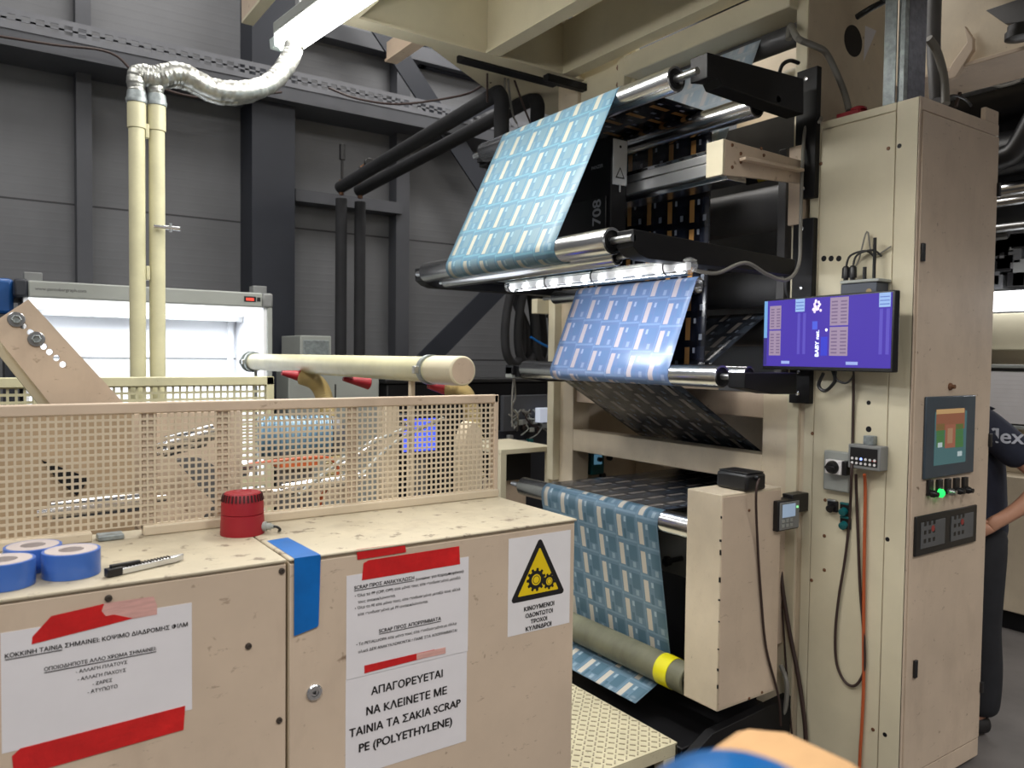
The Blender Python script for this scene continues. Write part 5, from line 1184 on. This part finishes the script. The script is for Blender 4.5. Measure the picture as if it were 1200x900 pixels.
MB().box(a.x-.02, b_.x+.3, 4.62, 4.68, .0, zt3).build('stand', NAVY, jw)
for k in range(14):
    q = at(595+random.random()*45, 478+random.random()*44, y=4.58); s_ = random.uniform(.015, .03)
    MB().box(q.x-s_, q.x+s_, 4.56, 4.6, q.z-s_*.7, q.z+s_*.7).build('terminal_block', random.choice([LTGR, MIDGR, TEAL, BLACKP, LTGR]), jw, .002)
for k in range(9):
    q = at(600+random.random()*30, 480, y=4.56); mb = MB(); pts = [q]
    for i in range(5): pts.append(pts[-1]+V((random.uniform(-.07, .08), random.uniform(-.01, .01), random.uniform(-.07, .01))))
    mb.tube(pts, .005, 6); mb.build('wire', random.choice([CABLEG, CABLE, TEAL, LTGR]), jw)
a, b_ = at(628, 478, y=4.55), at(645, 494, y=4.55)
MB().box(a.x, b_.x, 4.5, 4.56, b_.z, a.z).build('display_unit', emis('dim_white_display', (.5, .55, .7), .5, (.6, .65, .7)), jw, .004)
hc = thing('hose_coil', 'coil of thick black hoses hanging behind the press post', 'hose coil', (3.3, 4.4, 1.4))
for k, (x0_, xl) in enumerate(((597, 592), (612, 607), (626, 628), (604, 617))):
    MB().tube([at(x0_+8, 330, y=4.4+.04*k), at(x0_, 350, y=4.4+.04*k), at(xl, 385, y=4.38+.04*k), at(xl+2, 415, y=4.38+.04*k), at(xl+12, 426, y=4.4+.04*k), at(xl+20, 410, y=4.45+.04*k), at(xl+18, 370, y=4.47+.04*k), at(xl+12, 330, y=4.47+.04*k)], .030, 12).build('hose_loop', FOAM, hc)
a, b_ = at(622, 395, y=4.34), at(646, 408, y=4.34); MB().tube([a, a.lerp(b_, .5)+V((0, 0, -.005)), b_], .008, 8).build('blue_tie', BLUETAPE, hc)
MB().box(at(596, 330, y=4.5).x, at(660, 330, y=4.5).x, 4.42, 4.60, at(600, 318, y=4.5).z-.03, at(600, 318, y=4.5).z+.03).build('hanger_bar', BLACK, hc)
bx = thing('junction_box', 'small cream junction box behind the edge of the second film sheet', 'junction box', (2.85, 3.65, 1.8))
a, b_ = at(629, 350, y=3.63), at(646, 368, y=3.63); MB().box(a.x, b_.x, 3.625, 3.68, b_.z, a.z).build('body', CREAM_Y, bx, .003); MB().box(b_.x, b_.x+.06, 3.622, 3.68, b_.z-.02, a.z+.10).build('mount', BLACK, bx)
for k, (px, py) in enumerate(((598, 436),)):
    q = at(px, py, x=2.385); lb_ = thing('load_cell', 'small pale sensor block on the far end of the eye level roller', 'sensor', (2.385, 3.42, q.z-.03))
    MB().box(2.35, 2.42, 3.41, 3.47, q.z-.03, q.z+.03).build('block', LTGR, lb_, .004)
    MB().cyl((2.385, 3.36, 1.58), (2.385, 3.41, 1.58), .014, 10).build('coupling', BLACKP, lb_)
    MB().tube([(2.39, 3.45, q.z-.03), (2.39, 3.46, q.z-.15), (2.42, 3.5, q.z-.3)], .005, 8).build('lead', CABLEG, lb_)
tag(MB().tube([at(603, 445, y=3.5), at(604, 465, y=3.52), at(600, 478, y=3.6), at(607, 488, y=4.0), at(606, 505, y=4.5)], .005, 8).build('cable', CABLEG), 'thin grey lead hanging from the load cell to the wiring board', 'cable')
for k, pts in enumerate(([(571, 72), (571, 120)], [(594, 82), (600, 130), (606, 145)], [(598, 80), (612, 120), (622, 145)], [(592, 84), (592, 110), (597, 128)])):
    tag(MB().tube([at(*q, y=3.75) for q in pts], .006, 8, 4).build('cable', CABLEG if k % 2 else CABLE), ('straight thin rod hanging down from the platform left of the wires', 'pale wire hanging from the platform slot, leaning right', 'longest wire slanting down behind the film top', 'short dark wire hanging beside the left black pipe bend')[k], 'cable', 'wires under the platform')

# ------------------------------------------------------------------ neighbouring press unit at the right
XR = 5.3
np_ = thing('neighbouring_press', 'dark second press unit with rollers seen past the tall cabinet', 'printing press', (6, 2.2, 0))
MB().box(XR+.25, XR+.3, -.2, 4.4, .85, 4.0).build('dark_interior', DRUM, np_)
MB().box(XR, XR+.3, 1.0, 2.9, at(1180, 410, x=XR).z, at(1180, 367, x=XR).z).build('crossbeam', CREAM_Y, np_, .005)
MB().box(XR-.02, XR+.3, 2.42, 2.50, 1.4, 2.1).build('bracket', LTGR, np_, .003)
MB().box(XR+.1, XR+.3, .2, 3.1, .95, 1.75).build('lower_frame', CREAM, np_, .005)
MB().box(XR-.10, XR+.3, .2, 3.2, .12, .95).build('base_panel', CREAM, np_, .005)
MB().box(XR-.06, XR+.3, .2, 3.2, .0, .12).build('plinth', BLACK, np_)
for i, (py, rr, m_) in enumerate(((50, .10, CHROME), (97, .05, STEEL), (222, .05, CHROME), (236, .03, CHROME), (266, .03, STEEL), (180, .14, BLACKP), (110, .16, BLACKP))):
    q = at(1185, py, x=XR+.05); MB().cyl((XR+.05, .2, q.z), (XR+.05, 3.1, q.z), rr, 28).build('roller', m_, np_)
q0, q1 = at(1150, 225, x=XR), at(1215, 150, x=XR); MB().tube([at(1160, 190, x=XR-.1), at(1175, 185, x=XR-.1), at(1192, 175, x=XR-.1), at(1215, 135, x=XR-.1)], .07, 14).build('air_duct', BLACKP, np_)
q0, q1 = at(1118, 112, x=XR-.2), at(1180, 78, x=XR-.2)
MB().box(XR-.2, XR+.1, .6, 3.2, q0.z, q1.z).build('silver_guide', ALU, np_, .02)
for k in range(16):
    q = at(1160+random.random()*45, 275+random.random()*60, x=XR+.12); MB().box(XR+.06, XR+.25, q.y-.05, q.y+.05, q.z-.04, q.z+.05).build('mechanism_block', random.choice([DARKGR, BLACK, MIDGR, DRUM]), np_, .004)
q = at(1180, 353, x=XR-.05)
lm = thing('light_bar', 'glowing light bar on the second press beside the cabinet edge', 'lamp', (XR-.05, 1.9, q.z-.06))
MB().box(XR-.10, XR, .9, 2.45, q.z-.06, q.z+.06).build('diffuser', emis('lit_bar', (.97, .98, 1), 3.0), lm, .01)
MB().box(XR-.11, XR+.01, 2.45, 2.52, q.z-.068, q.z+.068).build('end_cap', LTGR, lm, .004)
l = area('bar_light', (0, 0, 0), (0, R(60), 0), .1, 1.4, 6, (.97, .98, 1)); l.parent = lm; l.location = V((XR-.13, 1.7, q.z-.03))-lm.location
gz1, gz0 = at(1160, 431, x=XR-.05).z, at(1160, 497, x=XR-.05).z
gr = thing('louvre_grille', 'pale slatted louvre grille below the light bar at the right edge', 'grille', (XR-.05, 1.8, gz0))
MB().box(XR-.02, XR+.02, 1.0, 2.46, gz0, gz1).build('back', DARKGR, gr)
mb = MB()
for k in range(12):
    z_ = gz0+.03+k*(gz1-gz0-.05)/11.5; mb.prism([(XR-.02, 1.0, z_), (XR-.06, 1.0, z_-.016), (XR-.06, 1.0, z_+.010), (XR-.02, 1.0, z_+.014)], (0, 1.44, 0))
mb.build('slats', PLAST_W, gr, smooth=False)
for y0_, y1_ in ((2.43, 2.47), (1.0, 1.03)): MB().box(XR-.065, XR+.02, y0_, y1_, gz0-.02, gz1+.02).build('frame', LTGR, gr, .003)
for z_ in (gz0-.02, gz1): MB().box(XR-.065, XR+.02, 1.03, 2.43, z_, z_+.022).build('frame', LTGR, gr, .003)
# beam and bracket at the top right
tbm = thing('overhead_beam', 'cream overhead steel beam crossing the top right corner', 'beam', (4.6, 2, 2.9))
a = at(1120, 70, x=4.1); b_ = at(1200, 55, x=4.1)
MB().box(4.1, 4.4, 1.2, 3.4, at(1140, 75, x=4.1).z, at(1140, -10, x=4.1).z+.3).build('web_plate', CREAM, tbm, .004)
MB().box(4.05, 4.45, 1.2, 3.4, at(1140, 75, x=4.1).z-.02, at(1140, 75, x=4.1).z).build('flange', CREAM_D, tbm, .003)
P = [at(*q, x=4.04) for q in ((1130, 30), (1140, 45), (1140, 58), (1120, 90), (1107, 95), (1115, 75), (1133, 50))]
MB().prism(P, (.03, 0, 0)).build('gusset', CREAM_D, tbm, .003)
P = [at(*q, x=4.0) for q in ((1155, 12), (1205, -5), (1210, 25), (1178, 28))]; MB().prism(P, (.04, 0, 0)).build('mount_plate', DARKGR, tbm, .003)
q = at(1195, 30, x=4.0); MB().lathe(q, (0, 0, -1), [(0, .05), (.03, .05), (.03, .06), (.06, .06), (.07, .03)], 20).build('cup', BLACKP, tbm)

# ------------------------------------------------------------------ person behind the tall cabinet
PC = V((3.70, 1.69, 0))
pr_ = thing('person', 'person in a navy work shirt and dark trousers half hidden behind the tall cabinet', 'person', PC)
fw_ = V((-.82, .57, 0)).normalized(); ax = V((.57, .82, 0)).normalized()     # facing left in the picture, his right side away from us
def pp(s_, f, z): return PC + ax*s_ + fw_*f + V((0, 0, z))
def skin(name, m, chains, parent, sub=2, root=0):
    verts, edges, rad, idx = [], [], [], {}
    for ch in chains:
        prev = None
        for key, co, r in ch:
            if key not in idx: idx[key] = len(verts); verts.append(co); rad.append(r)
            if prev is not None and prev != idx[key] and (prev, idx[key]) not in edges: edges.append((prev, idx[key]))
            prev = idx[key]
    me = bpy.data.meshes.new(name); ro = parent.location if not parent.parent else parent.parent.location
    me.from_pydata([v-ro for v in verts], edges, [])
    o = bpy.data.objects.new(name, me); COL.objects.link(o)
    sm = o.modifiers.new('skin', 'SKIN'); sm.use_smooth_shade = True
    for k, v in enumerate(me.skin_vertices[0].data):
        v.radius = rad[k] if isinstance(rad[k], tuple) else (rad[k], rad[k]); v.use_root = (k == root)
    sb = o.modifiers.new('sub', 'SUBSURF'); sb.levels = sub; sb.render_levels = sub
    dg = bpy.context.evaluated_depsgraph_get(); dg.update()
    m2 = bpy.data.meshes.new_from_object(o.evaluated_get(dg)); bpy.data.objects.remove(o); m2.name = name
    m2.materials.clear(); m2.materials.append(m); m2.shade_smooth()
    o = bpy.data.objects.new(name, m2); COL.objects.link(o); o.parent = parent; return o
K = lambda n, s_, f, z, r: (n, pp(s_, f, z), r)
spine = [K('pel', 0, 0, .95, .105), K('waist', 0, .01, 1.08, .10), K('chest', 0, .03, 1.25, .105), K('neckb', 0, .09, 1.42, .05), K('neck', 0, .13, 1.49, .05), K('head', 0, .21, 1.57, .085), K('crown', 0, .22, 1.65, .075)]
def armch(s_, tag_): return [('chest', pp(0, .03, 1.25), .105), K('sh'+tag_, .165*s_, .03, 1.36, .052), K('el'+tag_, .235*s_, -.17, 1.15, .043), K('fo'+tag_, .225*s_, -.08, 1.04, .036), K('wr'+tag_, .205*s_, .02, .96, .028), K('palm'+tag_, .195*s_, .08, .92, .030)]
def legch(s_, tag_): return [('pel', pp(0, 0, .95), .105), K('hip'+tag_, .085*s_, 0, .84, .062), K('knee'+tag_, .10*s_, .01, .48, .058), K('calf'+tag_, .10*s_, -.02, .33, .052), K('ank'+tag_, .10*s_, -.01, .09, .036), K('toe'+tag_, .115*s_, .15, .035, .032)]
hands = []
for s_, tg in ((1, 'r'), (-1, 'l')):
    for fi in range(4):
        o_ = -.027+fi*.018; Lf = (.030, .036, .034, .026)[fi]
        hands.append([('palm'+tg, pp(.195*s_, .08, .92), .030), K('f%d%s' % (fi, tg), .19*s_, .112, .915+o_, .0095), K('g%d%s' % (fi, tg), .182*s_, .112+Lf, .900+o_, .0085), K('h%d%s' % (fi, tg), .172*s_, .112+Lf*1.5, .882+o_, .007)])
    hands.append([('wr'+tg, pp(.205*s_, .02, .96), .028), K('t0'+tg, .20*s_, .055, .965, .012), K('t1'+tg, .19*s_, .09, .968, .010), K('t2'+tg, .18*s_, .112, .962, .008)])
body = skin('body', SKIN, [spine, armch(1, 'r'), armch(-1, 'l'), legch(1, 'r'), legch(-1, 'l')] + hands, pr_)
sh = skin('shirt', SHIRT, [[K('low', 0, 0, .82, .158), K('pel', 0, 0, .92, .155), K('waist', 0, .01, 1.08, .148), K('chest', 0, .03, 1.25, .158), K('nb', 0, .065, 1.38, .115), K('col', 0, .10, 1.445, .072)]] + [[('chest', pp(0, .03, 1.25), .158), K('s'+t_, .165*s_, .03, 1.365, .092), K('e'+t_, .222*s_, -.10, 1.22, .072)] for s_, t_ in ((1, 'r'), (-1, 'l'))], pr_)
skin('trousers', TROUS, [[K('top', 0, 0, .98, .105), K('pel', 0, 0, .90, .115)] + [K('hip'+t_, .09*s_, 0, .80, .104), K('knee'+t_, .10*s_, .01, .48, .090), K('calf'+t_, .10*s_, -.01, .28, .088), K('ank'+t_, .10*s_, -.005, .075, .080)] for s_, t_ in ((1, 'r'), (-1, 'l'))], pr_)
for s_ in (1, -1):
    skin('shoe', SHOE, [[K('a', .10*s_, -.05, .050, .046), K('b', .105*s_, .05, .045, .046), K('c', .115*s_, .16, .038, .040), K('d', .118*s_, .21, .034, .030)]], pr_)
skin('hair', HAIR, [[K('a', 0, .17, 1.58, .088), K('b', 0, .19, 1.65, .092), K('c', 0, .24, 1.685, .07)]], pr_)
fc = MB(); fc.sphere(pp(0, .305, 1.565), .016, (1, 1, 1.3)); fc.build('nose', SKIN, pr_)
for s_ in (1, -1):
    MB().sphere(pp(.034*s_, .285, 1.595), .011).build('eye', BLACKP, pr_); MB().sphere(pp(.088*s_, .20, 1.57), .022, (.6, .8, 1.3)).build('ear', SKIN, pr_)
MB().sphere(pp(0, .29, 1.525), .02, (1.1, .5, .35)).build('mouth', mat('lips', srgb(160, 96, 86), .5), pr_)
# shirt lettering on the side that faces us
vn = (CAM-PC); vn.z = 0; vn.normalize(); rx = V((0, 0, 1)).cross(vn).normalized()
lt0 = pp(-.262, -.01, 1.31)
text('flexo', 'printed_lettering', mat('pale_shirt_print', srgb(190, 194, 206), .7), pr_, lt0-rx*.09, rx, (0, 0, 1), .17, bold=.01, ext=.004)
